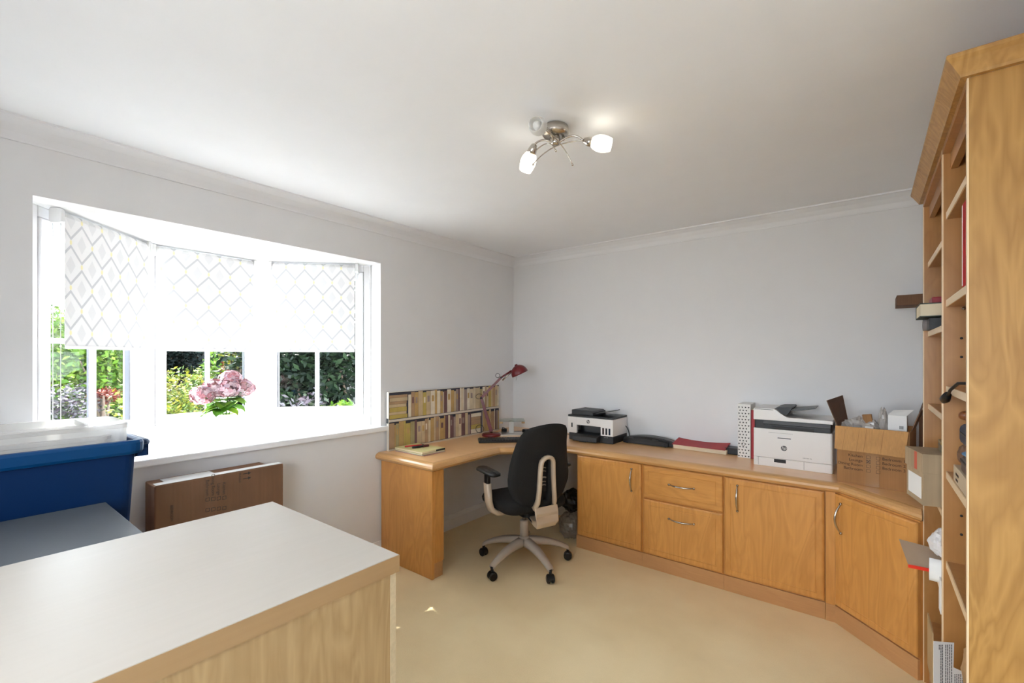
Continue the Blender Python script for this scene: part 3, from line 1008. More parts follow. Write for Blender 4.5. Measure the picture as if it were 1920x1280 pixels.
# long decorative rods with ball ends
rods = [((1.746, -2.062, 2.332), (1.752, -1.93, 2.345), (1.782, -1.885, 2.238)),
        ((1.640, -1.956, 2.308), (1.715, -1.955, 2.352), (1.744, -1.955, 2.282)),
        ((1.842, -1.868, 2.330), (1.70, -1.92, 2.350), (1.650, -1.985, 2.240))]
for a_, b_, c_ in rods:
    pts = arc(Vector(a_) - O_, Vector(b_) - O_, Vector(c_) - O_, 14)
    m = MB().tube(pts, 0.0024, 8)
    m.sphere(tuple(pts[-1]), 0.0052, 10)
    m.build('decorative_rod', M_nickel, cl)

# ------------------------------------------------------------------ things on the desk
cols = {'cream': (0.66, 0.55, 0.38), 'ochre': (0.50, 0.32, 0.12), 'mustard': (0.50, 0.37, 0.10), 'olive': (0.40, 0.33, 0.16), 'sand': (0.56, 0.43, 0.26),
        'plum': (0.17, 0.085, 0.085), 'tan': (0.42, 0.27, 0.15), 'lilac': (0.33, 0.25, 0.22), 'dark': (0.035, 0.035, 0.05), 'pale': (0.74, 0.66, 0.52)}
pm = {k: mat('print_' + k, v, 0.7, noise=0.12, nscale=14) for k, v in cols.items()}
pkeys = list(pm)
PL = 1.245
bp_ = thing('book_print_panel', 'long low board printed with two rows of old book spines, leaning on the window wall', 'panel', (0.0175, -1.515, WT), rot=(0, 0.0, 0))
core = MB().box(0.0, 0.024, 0.0, PL, 0.0, 0.425)
core.build('board', mat('board_cream', (0.70, 0.66, 0.58), 0.7), bp_, 0.004)
rb = random.Random(12)
names = ['pale', 'cream', 'sand', 'ochre', 'mustard', 'olive', 'plum', 'tan', 'lilac']
wts = [4, 6, 5, 2.8, 3.0, 2.2, 1.8, 3.5, 2.5]


def spine_row(z0, z1, flats):
    mb = MB()
    mb.box(0.0242, 0.0246, 0.004, PL - 0.004, z0, z1, pkeys.index('dark'))
    y = 0.006
    while y < PL - 0.012:
        hit = [f for f in flats if f[0] <= y < f[1]]
        if hit:
            a, b_ = hit[0]
            z = z0 + 0.004
            while z < z1 - 0.022:
                h = rb.uniform(0.018, 0.040)
                c_ = rb.choices(names, wts)[0]
                mb.box(0.0246, 0.0252, a + rb.uniform(0, 0.004), b_ - 0.004 - rb.uniform(0, 0.012), z, min(z + h, z1 - 0.003), pkeys.index(c_))
                z += h + 0.0012
            y = b_ + 0.002
            continue
        wd = rb.choice([0.012, 0.018, 0.022, 0.028, 0.035, 0.045])
        nxt = [f[0] for f in flats if f[0] > y]
        lim = min(nxt + [PL - 0.006])
        wd = min(wd, lim - y)
        if wd < 0.006:
            y = lim
            continue
        h = (z1 - z0) * rb.choice([0.92, 0.95, 0.97, 0.88, 0.985])
        c_ = rb.choices(names, wts)[0]
        mb.box(0.0246, 0.0252, y + 0.0007, y + wd - 0.0007, z0 + 0.003, z0 + h, pkeys.index(c_))
        if wd > 0.025 and rb.random() < 0.6:
            c2 = rb.choice(['plum', 'pale', 'ochre', 'lilac'])
            mb.box(0.0252, 0.0255, y + wd * 0.25, y + wd * 0.75, z0 + h * 0.55, z0 + h * 0.8, pkeys.index(c2))
        y += wd
    return mb


spine_row(0.225, 0.421, [(0.006, 0.175)]).build('upper_print', [pm[k] for k in pkeys], bp_)
spine_row(0.012, 0.208, [(0.86, 1.0)]).build('lower_print', [pm[k] for k in pkeys], bp_)
MB().box(0.0242, 0.029, 0.0, PL, 0.208, 0.2245).build('printed_shelf', mat('printed_shelf', (0.68, 0.60, 0.50), 0.7), bp_)
MB().box(0.0242, 0.028, 0.0, PL, 0.0, 0.0115).build('printed_shelf', mat('printed_base', (0.60, 0.50, 0.38), 0.7), bp_)
MB().box(0.0, 0.0235, -0.0012, -0.0002, 0.20, 0.235).build('edge_clip', M_dark, bp_)

# notebooks with pens
M_manila = mat('manila', (0.66, 0.58, 0.27), 0.7)
M_nb = mat('notebook_green', (0.32, 0.36, 0.20), 0.7)
nz_ = WT + 0.0005
for i, (col, th_, dx, rz, lab) in enumerate([(M_redc, 0.004, 0.004, 32, 'thin red notebook at the bottom of the pad stack on the desk end'),
                                     (M_nb, 0.010, 0.0, 29, 'green notebook in the middle of the pad stack on the desk end'),
                                     (M_manila, 0.012, -0.002, 30, 'yellow manila pad on top of the pad stack on the desk end')]):
    t = thing('notebook', lab, 'notebook', (0.215 + dx, -1.372, nz_), math.radians(rz - 30), 'stacked pads on the desk end')
    MB().box(-0.15, 0.15, -0.105, 0.105, 0.0, th_ * 0.15).build('back_cover', col, t)
    MB().box(-0.148, 0.148, -0.103, 0.103, th_ * 0.15, th_ * 0.85).build('pages', M_pages if i else M_paper, t)
    MB().box(-0.15, 0.15, -0.105, 0.105, th_ * 0.85, th_).build('front_cover', col, t)
    if i == 2:
        MB().box(0.1505, 0.152, 0.02, 0.105, 0.0, th_).build('binding_tape', M_dark, t)
    nz_ += th_ + 0.0005
t = thing('ballpoint_pen', 'red pen lying on the yellow manila pad', 'pen', (0.150, -1.375, nz_ + 0.0055), math.radians(68))
MB().tube([(-0.065, 0, 0), (0.062, 0, 0)], 0.0052, 10).build('barrel', mat('red_pen', (0.6, 0.02, 0.02), 0.35), t)
MB().tube([(0.0622, 0, 0), (0.078, 0, 0)], [0.0045, 0.0012], 10).build('tip', M_dark, t)
t = thing('marker_pen', 'thick black marker lying beside the red pen on the yellow pad', 'pen', (0.222, -1.375, nz_ + 0.0085), math.radians(72))
MB().tube([(-0.06, 0, 0), (0.02, 0, 0)], 0.0078, 12).build('barrel', M_black, t)
MB().tube([(0.0205, 0, 0), (0.065, 0, 0)], 0.0083, 12).build('cap', mat('maroon_cap', (0.10, 0.012, 0.012), 0.4), t)

# red desk lamp
lx, ly = 0.195, -0.56
dl = thing('desk_lamp', 'red jointed desk lamp standing beside the keyboard', 'lamp', (lx, ly, WT))
MB().lathe([(0.078, 0.0), (0.082, 0.006), (0.082, 0.016), (0.074, 0.024), (0.03, 0.027), (0.0001, 0.028)], 36).build('base', M_red, dl)
O_ = Vector((lx, ly, WT))
j0 = Vector((0.195, -0.56, WT + 0.04)); j1 = Vector((0.125, -0.612, 1.085)); j2 = Vector((0.262, -0.508, 1.262)); j3 = Vector((0.335, -0.452, 1.322))
MB().lathe([(0.012, 0.0275), (0.010, 0.05)], 12).build('pivot', M_nickel, dl)


def lamp_arm(a, b_, w0, w1, name):
    a, b_ = a - O_, b_ - O_
    ax = (b_ - a).normalized()
    sd = Vector((0.787, 0.617, 0))
    sd = (sd - ax * sd.dot(ax)).normalized()
    nn = ax.cross(sd)
    m = MB()
    for s_ in (-1, 1):
        R = []
        for p, w_ in ((a, w0), (b_, w1)):
            c_ = p + nn * 0.012 * s_
            R.append([tuple(c_ + sd * sx * w_ + nn * ny * 0.0035) for sx, ny in ((-1, -1), (1, -1), (1, 1), (-1, 1))])
        m.rings(R)
    return m.build(name, M_red, dl, 0.001)


lamp_arm(j0, j1, 0.015, 0.011, 'lower_arm')
lamp_arm(j1, j2, 0.011, 0.010, 'upper_arm')
m = MB().tube([j0 - O_ + Vector((0.004, 0, 0.03)), (j0 + j1) / 2 - O_], 0.005, 8).build('spring', M_nickel, dl)
m = MB().tube([j1 - O_ + Vector((0.01, 0.01, 0.012)), (j1 * 0.4 + j2 * 0.6) - O_], 0.005, 8).build('spring', M_nickel, dl)
m = MB()
m.tube([j2 - O_ + Vector((-0.01, -0.01, -0.01)), j3 - O_], 0.008, 8)
m.build('head_arm', M_red, dl)
m = MB().tube([j2 - O_ + Vector((0.01, 0.005, -0.025)), j3 - O_ + Vector((0.0, 0.0, -0.01))], 0.006, 8).build('head_link', M_nickel, dl)
for jj in (j1, j2):
    m = MB()
    dv = Vector((-0.617, 0.787, 0)) * 0.022
    m.tube([jj - O_ - dv, jj - O_ + dv], 0.009, 10)
    m.build('joint_knob', M_dark, dl)
# shade: dome opening downwards and to the right
sax = Vector((0.787 * 0.42, 0.617 * 0.42, -0.90)).normalized()
rot = Vector((0, 0, 1)).rotation_difference(sax).to_matrix().to_4x4()
hd = MB(); hd.M = Matrix.Translation(Vector((0.366, -0.428, 1.362)) - O_) @ rot @ Matrix.Diagonal((1.0, 1.0, 1.2, 1.0))
pr_ = [(0.010, -0.012)] + [(0.074 * math.sin(a), 0.062 - 0.066 * math.cos(a)) for a in [math.radians(x) for x in range(12, 94, 8)]]
pr_ += [(r_ - 0.003, z_ + 0.001) for r_, z_ in reversed(pr_[1:])]
hd.lathe(pr_, 32)
hd.build('shade', M_red, dl)
hb = MB(); hb.M = hd.M
hb.sphere((0, 0, 0.045), 0.024, 12)
hb.build('bulb', M_bulb, dl)
def loop(c, r, nrm):
    nrm = Vector(nrm).normalized(); u = nrm.orthogonal().normalized(); v = nrm.cross(u)
    return [tuple(Vector(c) + u * r * math.cos(a) + v * r * math.sin(a)) for a in [2 * PI * i / 22 for i in range(23)]]
m = MB()
m.tube(loop((j1 - O_) + Vector((-0.012, -0.015, 0.014)), 0.028, (0.3, -0.5, 0.6)), 0.0022, 6)
m.build('power_cable', M_black, dl)
m = MB().tube(loop((j2 - O_) + Vector((-0.024, -0.018, 0.016)), 0.018, (0.6, -0.8, 0.2)), 0.0022, 6).build('power_cable', M_black, dl)
m = MB().tube(loop(Vector((-0.075, -0.065, 0.062)), 0.034, (0.6, -0.8, 0.1)), 0.0024, 6).build('power_cable', M_black, dl)
m = MB().tube(arc(j3 - O_ + Vector((0.0, 0.0, -0.012)), j3 - O_ + Vector((0.05, 0.02, -0.05)), j3 - O_ + Vector((0.03, 0.02, -0.085)), 8), 0.0012, 5).build('switch_cord', M_black, dl)
# loose cables
tag(MB().tube(arc((0.215, -0.44, WT + 0.004), (0.16, -0.30, WT + 0.004), (0.30, -0.16, WT + 0.004), 14), 0.003, 6).build('power_lead', M_black), 'black lead trailing behind the red lamp to the monitor stand', 'cable')
t = thing('plug', 'black mains plug lying at the right of the monitor stand', 'plug', (0.33, -0.25, WT))
MB().box(-0.02, 0.02, -0.022, 0.022, 0.0, 0.036).build('body', M_black, t, 0.006)
MB().tube(arc((0.018, 0.0, 0.02), (0.05, 0.02, 0.03), (0.04, 0.05, 0.006), 8), 0.0035, 6).build('lead', M_black, t)
t = thing('plug', 'black plug with coiled lead between the book panel and the monitor stand', 'plug', (0.155, -0.335, WT))
MB().box(-0.018, 0.018, -0.02, 0.02, 0.0, 0.034).build('body', M_black, t, 0.006)
MB().tube(arc((0.0, -0.018, 0.03), (-0.02, -0.02, 0.06), (0.0, 0.018, 0.03), 8), 0.003, 6).build('lead', M_black, t)
tag(MB().tube(arc((0.36, -0.22, WT + 0.002), (0.55, -0.10, WT + 0.010), (0.80, -0.10, WT + 0.002), 16), 0.0022, 6).build('white_cable', M_grey), 'thin grey cable running along the back of the worktop in the corner', 'cable')

# monitor riser: glass shelf on a silver post
t = thing('monitor_stand', 'silver monitor stand with a clear glass shelf in the desk corner', 'stand', (0.262, -0.365, WT), math.radians(40))
MB().prism(rrect(-0.12, 0.12, -0.085, 0.085, 0.02), 0.0, 0.006).build('foot', M_steel, t)
MB().box(-0.022, 0.022, -0.02, 0.02, 0.0065, 0.118).build('post', mat('silver_post', (0.72, 0.72, 0.70), 0.3, 0.4), t, 0.004)
MB().prism(rrect(-0.105, 0.115, -0.095, 0.095, 0.015), 0.1185, 0.1245).build('glass_shelf', glassmat('clear_glass', (0.82, 0.86, 0.84), 0.10), t)
for sx in (-0.09, 0.10):
    MB().box(sx - 0.014, sx + 0.014, -0.092, -0.07, 0.104, 0.118).build('foot_pad', mat('amber_pad', (0.42, 0.26, 0.12), 0.5), t, 0.003)
# keyboard
t = thing('keyboard', 'black computer keyboard lying in front of the red lamp', 'keyboard', (0.443, -0.680, WT), math.radians(45), rot=(0, 0, math.radians(45)))
MB().box(-0.215, 0.215, -0.075, 0.075, 0.0, 0.018).build('case', M_black, t, 0.004)
for r_ in range(5):
    kb = MB()
    for c_ in range(18):
        kb.box(-0.206 + c_ * 0.0229, -0.206 + c_ * 0.0229 + 0.0195, -0.062 + r_ * 0.0255, -0.062 + r_ * 0.0255 + 0.021, 0.0182, 0.0225)
    kb.build('key_row', M_dark, t)


def hp_logo(parent, x, y, z, r, bg, fg):
    """round emblem with the slanted h and p"""
    m = MB()
    n = 32
    m.rings([[(x + r * math.cos(2 * PI * j / n), y - d_, z + r * math.sin(2 * PI * j / n)) for j in range(n)] for d_ in (0.0, 0.0008)])
    o = m.build('emblem', bg, parent)
    text('hp', r * 1.75, parent, (x - r * 0.04, y - 0.0012, z - r * 0.42), (PI / 2, 0, 0), fg, 'emblem_letters', 'CENTER', 0.0003, 0.88, 0.28)
    return o


# ink tank printer
p1 = thing('ink_tank_printer', 'white and black ink tank printer with sheet feeder, behind the office chair', 'printer', (0.795, -0.285, WT), math.radians(0.0))
PW, PD = 0.405, 0.265
m = MB().box(0.006, PW - 0.002, 0.008, PD, 0.0, 0.060).build('base', M_dark, p1, 0.006)
m = MB()
m.box(0.0, 0.085, 0.0, 0.02, 0.0605, 0.19).box(0.300, PW, 0.0, 0.02, 0.0605, 0.19).box(0.085, 0.300, 0.0, 0.02, 0.128, 0.19)
m.box(0.0, 0.012, 0.02, PD, 0.0605, 0.19).box(PW - 0.012, PW, 0.02, PD, 0.0605, 0.19).box(0.012, PW - 0.012, PD - 0.01, PD, 0.0605, 0.19)
m.build('body', M_wplast, p1, 0.0008)
MB().box(0.0125, PW - 0.0125, 0.021, PD - 0.011, 0.150, 0.189).build('inner_chassis', M_black, p1)
MB().box(0.086, 0.299, 0.07, 0.075, 0.061, 0.1275).build('output_slot', M_black, p1)
m = MB().prismx([(-0.055, 0.006), (0.005, 0.006), (0.06, 0.055), (0.06, 0.068), (-0.02, 0.060), (-0.055, 0.044)], 0.075, 0.292)
m.build('paper_tray', M_dark, p1, 0.006)
MB().box(0.14, 0.20, -0.058, -0.0555, 0.004, 0.014).build('tray_grip', M_black, p1, 0.001)
m = MB().box(0.0, PW, 0.003, PD, 0.1905, 0.206).build('scanner_lid', M_black, p1, 0.003)
m = MB().prismy([(0.030, 0.2065), (0.225, 0.2065), (0.225, 0.232), (0.205, 0.243), (0.030, 0.247)], 0.012, 0.24)
m.build('sheet_feeder', M_dark, p1, 0.003)
m = MB().prismy([(0.215, 0.222), (0.225, 0.219), (0.365, 0.248), (0.362, 0.253)], 0.05, 0.22)
m.build('feeder_tray', M_grey, p1, 0.002)
MB().box(0.035, 0.15, 0.05, 0.10, 0.2470, 0.2478).build('feeder_seam', M_black, p1)
for k, x in enumerate((0.315, 0.342, 0.369)):
    MB().box(x, x + 0.015, -0.0012, -0.0002, 0.070, 0.122).build('ink_window', mat('ink_%d' % k, [(0.035, 0.02, 0.02), (0.03, 0.03, 0.035), (0.02, 0.03, 0.05)][k], 0.15), p1, 0.0004)
MB().box(0.034, 0.046, -0.0012, -0.0002, 0.105, 0.140).build('ink_window', M_black, p1)
hp_logo(p1, 0.190, -0.0002, 0.160, 0.0145, M_grey, M_wplast)
text('smart tank', 0.008, p1, (0.325, 0.0075, 0.046), (PI / 2, 0, 0), mat('grey_print', (0.3, 0.3, 0.3), 0.5))
m = MB().tube(arc((PW, PD - 0.03, 0.12), (PW + 0.035, PD - 0.03, 0.09), (PW + 0.03, PD - 0.02, 0.004), 10), 0.004, 6).build('power_cable', M_black, p1)

# laminator
t = thing('laminator', 'low black laminator with curved grey top behind the worktop joint', 'laminator', (1.225, -0.150, WT), 0)
LW = 0.355
n = 16
out = [(LW * i / n, 0.026 + 0.040 * math.sin(PI * (0.10 + 0.83 * i / n)) ** 0.7) for i in range(n + 1)]
m = MB()
R = []
for y, k in ((0.0, 0.72), (0.015, 0.95), (0.035, 1.0)):
    R.append([(0, y, 0.004)] + [(x, y, z * k) for x, z in out] + [(LW, y, 0.004)])
m.rings(R, 0, False)
m.build('front_cover', M_black, t)
R = []
for y, k in ((0.036, 0.985), (0.09, 1.04), (0.125, 0.80)):
    R.append([(0.012, y, 0.004)] + [(0.012 + (x - 0.0) * (LW + 0.03) / LW, y, z * k) for x, z in out] + [(LW + 0.042, y, 0.004)])
MB().rings(R).build('rear_cover', M_grey, t)
MB().box(0.03, LW - 0.03, -0.0035, -0.0005, 0.014, 0.022).build('feed_slot', M_ink, t)
MB().box(0.235, 0.280, -0.0015, 0.004, 0.046, 0.049).build('printed_mark', M_grey, t)
MB().box(0.045, 0.085, -0.0015, 0.006, 0.044, 0.047).build('printed_mark', M_grey, t)
for xx in (0.02, LW - 0.03):
    MB().box(xx, xx + 0.012, 0.01, 0.11, 0.0, 0.004).build('foot', M_ink, t)

# red folders
zf = WT + 0.0008
for i, (dz, col, lab) in enumerate([(0.013, M_pages, 'cream pad at the bottom of the red folder stack'), (0.016, M_pages, 'thick cream paper block under the red folder'), ]):
    tag(MB().box(-0.185, 0.185, -0.055, 0.055, 0.0, dz).build('paper_pad', col, None, 0.001, loc=(1.800, -0.080 - 0.004 * i, zf), rot=(0, 0, math.radians(-3 + 2 * i))), lab, 'paper', 'pads under the red folder')
    zf += dz + 0.0008
t = thing('folder', 'dark red folder with a white label lying on the cream pads', 'folder', (1.795, -0.078, zf), math.radians(-2))
m = MB()
nx = 12
top = []
for s_ in range(2):
    pass
R = []
for i in range(nx + 1):
    x = -0.185 + 0.37 * i / nx
    sag = 0.012 * (2 * i / nx - 1) ** 2
    R.append([(x, -0.075, 0.0 + 0), (x, 0.07, 0.018 + sag), (x, 0.07, 0.0205 + sag), (x, -0.075, 0.0025)])
m.rings(R)
m.build('cover', M_redc, t)
MB().add([(-0.150, -0.062, 0.0046), (-0.055, -0.062, 0.0042), (-0.060, 0.005, 0.0128), (-0.150, 0.005, 0.0138)], [(0, 1, 2, 3)]).add([(-0.150, -0.062, 0.0036), (-0.055, -0.062, 0.0032), (-0.060, 0.005, 0.0118), (-0.150, 0.005, 0.0128)], [(3, 2, 1, 0)]).build('label', M_paper, t)
tag(MB().prism(rrect(-0.05, 0.05, -0.05, 0.05, 0.01), 0, 0.045).build('black_pouch', M_black, None, 0.006, loc=(2.010, -0.062, WT)), 'small black pouch between the red folder and the patterned file', 'pouch')

# patterned magazine file + red book
t = thing('magazine_file', 'white magazine file with a black triangle pattern and ring pull', 'magazine file', (2.062, -0.170, WT), 0)
FW, FH = 0.078, 0.362
MB().box(0, FW, 0, 0.165, 0, FH).build('body', mat('patterned_card', (0.78, 0.76, 0.73), 0.6), t, 0.001)
tri = MB()
for i in range(4):
    for j in range(17):
        x = 0.008 + i * 0.0195 + (0.006 if j % 2 else 0)
        z = 0.012 + j * 0.0205
        if x > FW - 0.006:
            continue
        a0 = (j % 2) * PI + (i % 2) * 0.6
        tri.rings([[(x + 0.0068 * math.cos(a0 + k * 2.094), yy, z + 0.0068 * math.sin(a0 + k * 2.094)) for k in range(3)] for yy in (-0.0006, -0.0001)])
tri.build('pattern', M_ink, t)
m = MB()
m.tube([(FW / 2 - 0.005 + 0.0105 * math.cos(a), -0.002, 0.092 + 0.0105 * math.sin(a)) for a in [2 * PI * i / 20 for i in range(21)]], 0.0016, 6)
m.build('ring_pull', M_nickel, t)
t = thing('book', 'dark red hardback upright between the patterned file and the laser printer', 'book', (2.1425, -0.165, WT), 0)
MB().box(0, 0.026, 0, 0.16, 0.0, 0.325).build('cover', M_redc, t, 0.002)
MB().box(0.003, 0.023, 0.004, 0.156, 0.3252, 0.327).build('pages', M_pages, t)

# laser printer
p2 = thing('laser_printer', 'white laser printer with black band and angled paper feeder', 'printer', (2.186, -0.335, WT), math.radians(0))
PW, PD = 0.412, 0.325
m = MB().prism(rrect(0, PW, 0, PD, 0.012, 3), 0.0, 0.052).build('base', M_wplast, p2, 0.002)
m = MB().prism(rrect(0, PW, 0, PD, 0.012, 3), 0.0535, 0.232).build('body', M_wplast, p2, 0.002)
m = MB().prism(rrect(0.004, PW - 0.004, 0.010, PD, 0.010, 3), 0.2325, 0.284).build('control_band', M_dark, p2, 0.002)
MB().prismx([(-0.002, 0.262), (0.012, 0.258), (0.012, 0.284), (0.004, 0.284)], 0.055, PW - 0.01).build('control_panel', M_grey, p2, 0.001)
MB().box(0.10, PW - 0.09, 0.0015, 0.0095, 0.2328, 0.250).build('output_slot', M_ink, p2)
m = MB().prismy([(0.0, 0.2845), (PW, 0.2845), (PW, 0.305), (0.20, 0.308), (0.175, 0.312), (0.15, 0.330), (0.125, 0.352), (0.11, 0.356), (0.004, 0.356), (0.0, 0.352)], 0.006, PD - 0.01)
m.build('scanner_lid', M_wplast, p2, 0.002)
MB().box(0.006, 0.11, 0.0052, 0.0058, 0.349, 0.3515).build('lid_seam', M_black, p2)
m = MB().prismy([(0.112, 0.3565), (0.135, 0.366), (0.20, 0.370), (0.205, 0.362), (0.195, 0.345), (0.18, 0.322), (0.165, 0.320)], 0.03, PD - 0.04)
m.build('feeder', M_dark, p2, 0.001)
m = MB().prismy([(0.185, 0.352), (0.195, 0.345), (0.255, 0.352), (0.325, 0.366), (0.325, 0.371), (0.25, 0.362)], 0.05, PD - 0.07)
m.build('feeder_tray', M_grey, p2, 0.001)
MB().box(0.115, 0.178, -0.0008, 0.004, 0.029, 0.050).build('tray_grip', M_ink, p2, 0.0004)
for x0, x1, z0, z1 in ((0.028, 0.0295, 0.004, 0.052), (0.270, 0.2715, 0.004, 0.052)):
    MB().box(x0, x1, -0.0003, 0.001, z0, z1).build('seam', M_grey, p2)
m = MB().box(0.085, 0.215, -0.0003, 0.001, 0.2100, 0.2110).build('seam', M_grey, p2)
m = MB()
for a, b_, c_, d_ in ((0.132, 0.206, 0.176, 0.178), (0.132, 0.206, 0.196, 0.198), (0.132, 0.134, 0.176, 0.198), (0.204, 0.206, 0.176, 0.198)):
    m.box(a, b_, -0.0016, 0.0, c_, d_)
m.build('grip_recess', M_cove, p2)
MB().box(0.134, 0.204, -0.0005, 0.0, 0.178, 0.183).build('grip_shadow_line', M_grey, p2)
hp_logo(p2, 0.168, -0.0002, 0.120, 0.0160, M_grey, M_wplast)
text('color laser mfp', 0.0075, p2, (0.265, -0.0003, 0.072), (PI / 2, 0, 0), M_grey)

# ------------------------------------------------------------------ open moving carton with its contents
bx = thing('open_carton', 'open brown moving carton with room names and tick boxes on the corner worktop', 'box', (2.625, -0.505, WT), math.radians(-8.0))
BWd, BDp, BHt = 0.300, 0.30, 0.300
tk = 0.004
m = MB()
m.box(0, BWd, 0, tk, 0, BHt).box(0, tk, tk, BDp, 0, BHt).box(BWd - tk, BWd, tk, BDp, 0, BHt).box(tk, BWd - tk, BDp - tk, BDp, 0, BHt)
m.box(tk, BWd - tk, tk, BDp - tk, 0, tk)
m.build('carton', M_card, bx)
R = []
for i in range(9):
    u = i / 8
    x = -0.006 + (BWd + 0.002) * u
    z1_ = BHt - 0.118 - 0.006 * u
    R.append([(x, -0.001, BHt + 0.004), (x, -0.006, BHt + 0.003), (x + 0.0 + (0.0 if i < 8 else -0.012), -0.030 - 0.004 * math.sin(u * 9), z1_), (x + (0.0 if i < 8 else -0.012), -0.026 - 0.004 * math.sin(u * 9), z1_)])
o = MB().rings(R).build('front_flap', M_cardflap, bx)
for u in (0.13, 0.33, 0.43, 0.66):
    x = BWd * u
    MB().add([(x, -0.0065, BHt), (x + 0.0016, -0.0065, BHt), (x - 0.008, -0.0345, BHt - 0.118), (x - 0.0096, -0.0345, BHt - 0.118)], [(0, 1, 2, 3)]).build('fold_line', M_card, o)
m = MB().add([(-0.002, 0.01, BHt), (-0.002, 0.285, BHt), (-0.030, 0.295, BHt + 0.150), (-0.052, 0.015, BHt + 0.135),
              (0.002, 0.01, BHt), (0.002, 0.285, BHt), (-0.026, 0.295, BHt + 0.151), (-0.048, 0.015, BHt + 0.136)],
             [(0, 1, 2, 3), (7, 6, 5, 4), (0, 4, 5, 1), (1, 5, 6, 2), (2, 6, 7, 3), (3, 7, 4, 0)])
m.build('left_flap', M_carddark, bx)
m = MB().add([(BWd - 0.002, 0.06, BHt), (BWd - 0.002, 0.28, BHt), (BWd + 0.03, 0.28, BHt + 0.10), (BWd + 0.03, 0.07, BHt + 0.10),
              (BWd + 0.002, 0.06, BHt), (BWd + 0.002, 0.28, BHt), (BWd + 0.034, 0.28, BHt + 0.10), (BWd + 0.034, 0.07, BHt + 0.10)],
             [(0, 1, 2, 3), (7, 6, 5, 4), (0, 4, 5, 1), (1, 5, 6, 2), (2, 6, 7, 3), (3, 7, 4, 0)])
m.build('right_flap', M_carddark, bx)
MB().box(0.125, 0.180, -0.0006, -0.0001, 0.004, 0.17).build('tape', M_tape, bx)
RXf = (PI / 2, 0, 0)
for i, wd in enumerate(['Kitchen', 'Lounge', 'Dining Room', 'Bathroom']):
    text(wd, 0.0205, bx, (0.112, -0.0008, 0.146 - i * 0.0235), RXf, M_inkbr, 'lettering', 'RIGHT', 0.0002, 0.98)
for i, wd in enumerate(['Bedroom 1', 'Bedroom 2', 'Bedroom 3']):
    text(wd, 0.0205, bx, (0.192, -0.0008, 0.146 - i * 0.0235), RXf, M_inkbr, 'lettering', 'LEFT', 0.0002, 0.98)
for x in (0.128, 0.168):
    for i in range(4):
        z = 0.144 - i * 0.0235
        m = MB()
        for a, b_, c_, d_ in ((0, 0.016, 0, 0.0012), (0, 0.016, 0.0148, 0.016), (0, 0.0012, 0, 0.016), (0.0148, 0.016, 0, 0.016)):
            m.box(x + a, x + b_, -0.0012, -0.0008, z + c_, z + d_)
        m.build('tick_box', M_inkbr, bx)
m = MB()
zc = 0.144 - 0.0235
m.add([(0.126, -0.0016, zc - 0.001), (0.129, -0.0016, zc - 0.001), (0.146, -0.0016, zc + 0.018), (0.143, -0.0016, zc + 0.018)], [(0, 1, 2, 3)])
m.add([(0.143, -0.0016, zc - 0.001), (0.146, -0.0016, zc - 0.001), (0.129, -0.0016, zc + 0.018), (0.126, -0.0016, zc + 0.018)], [(0, 1, 2, 3)])
m.build('cross_mark', M_ink, bx)

RB = bx.matrix_basis.copy()


def inbox(x, y, z):
    return tuple(RB @ Vector((x, y, z)))


# contents
def lumpy(name, label, cat, c, rx, ry, rz_, m_, seed, group=None, amp=0.25):
    r_ = random.Random(seed)
    ph = [r_.uniform(0, 6) for _ in range(6)]
    mb = MB()
    R = []
    nn = 28
    for i in range(1, 14):
        th = PI * i / 14
        ring = []
        for j in range(nn):
            a = 2 * PI * j / nn
            k = 1 + amp * (math.sin(3 * a + ph[0] + 2 * th) * 0.5 + math.sin(7 * a + ph[1] + 5 * th) * 0.3 + math.sin(11 * th + ph[2] + 4 * a) * 0.3)
            ring.append((rx * k * math.sin(th) * math.cos(a), ry * k * math.sin(th) * math.sin(a), rz_ * k * math.cos(th)))
        R.append(ring)
    mb.rings(R, 0, False)
    o = mb.build(name, m_, None, loc=c)
    return tag(o, label, cat, group)


M_bub = cloudy('bubble_wrap', (0.62, 0.58, 0.54), 0.80, 0.2, 0.3)
lumpy('bubble_wrap', 'crumpled clear bubble wrap spilling over the left of the open carton', 'wrap', inbox(0.095, 0.10, 0.285), 0.085, 0.06, 0.060, M_bub, 3, 'bubble wrap in the open carton')
lumpy('bubble_wrap', 'spiky twist of bubble wrap standing beside the small white box in the carton', 'wrap', inbox(0.185, 0.10, 0.315), 0.024, 0.030, 0.085, M_bub, 5, 'bubble wrap in the open carton', 0.2)
tag(MB().box(-0.02, 0.02, -0.01, 0.01, 0, 0.22).build('cardboard_sleeve', M_card, None, 0.002, loc=inbox(0.148, 0.085, 0.150), rot=(0, math.radians(-8), math.radians(-8))), 'small brown cardboard sleeve upright in the carton beside the bubble wrap', 'box')
t = thing('product_box', 'small white product box with barcode standing in the open carton', 'box', inbox(0.208, 0.06, 0.150), math.radians(-6))
MB().box(0, 0.075, 0, 0.07, 0, 0.225).build('box', M_paper, t, 0.001)
for k in range(8):
    pass
m = MB()
for k in range(7):
    m.box(0.046 + k * 0.0024, 0.046 + k * 0.0024 + 0.0012, -0.0005, 0.0, 0.156, 0.172)
m.build('barcode', M_ink, t)
MB().add([(0.0, 0.0, 0.2255), (0.075, 0.0, 0.2255), (0.100, 0.05, 0.255), (0.02, 0.05, 0.247)], [(0, 1, 2, 3)]).add([(0.0, 0.0, 0.2262), (0.075, 0.0, 0.2262), (0.100, 0.05, 0.2557), (0.02, 0.05, 0.2477)], [(3, 2, 1, 0)]).build('lid', M_paper, t)
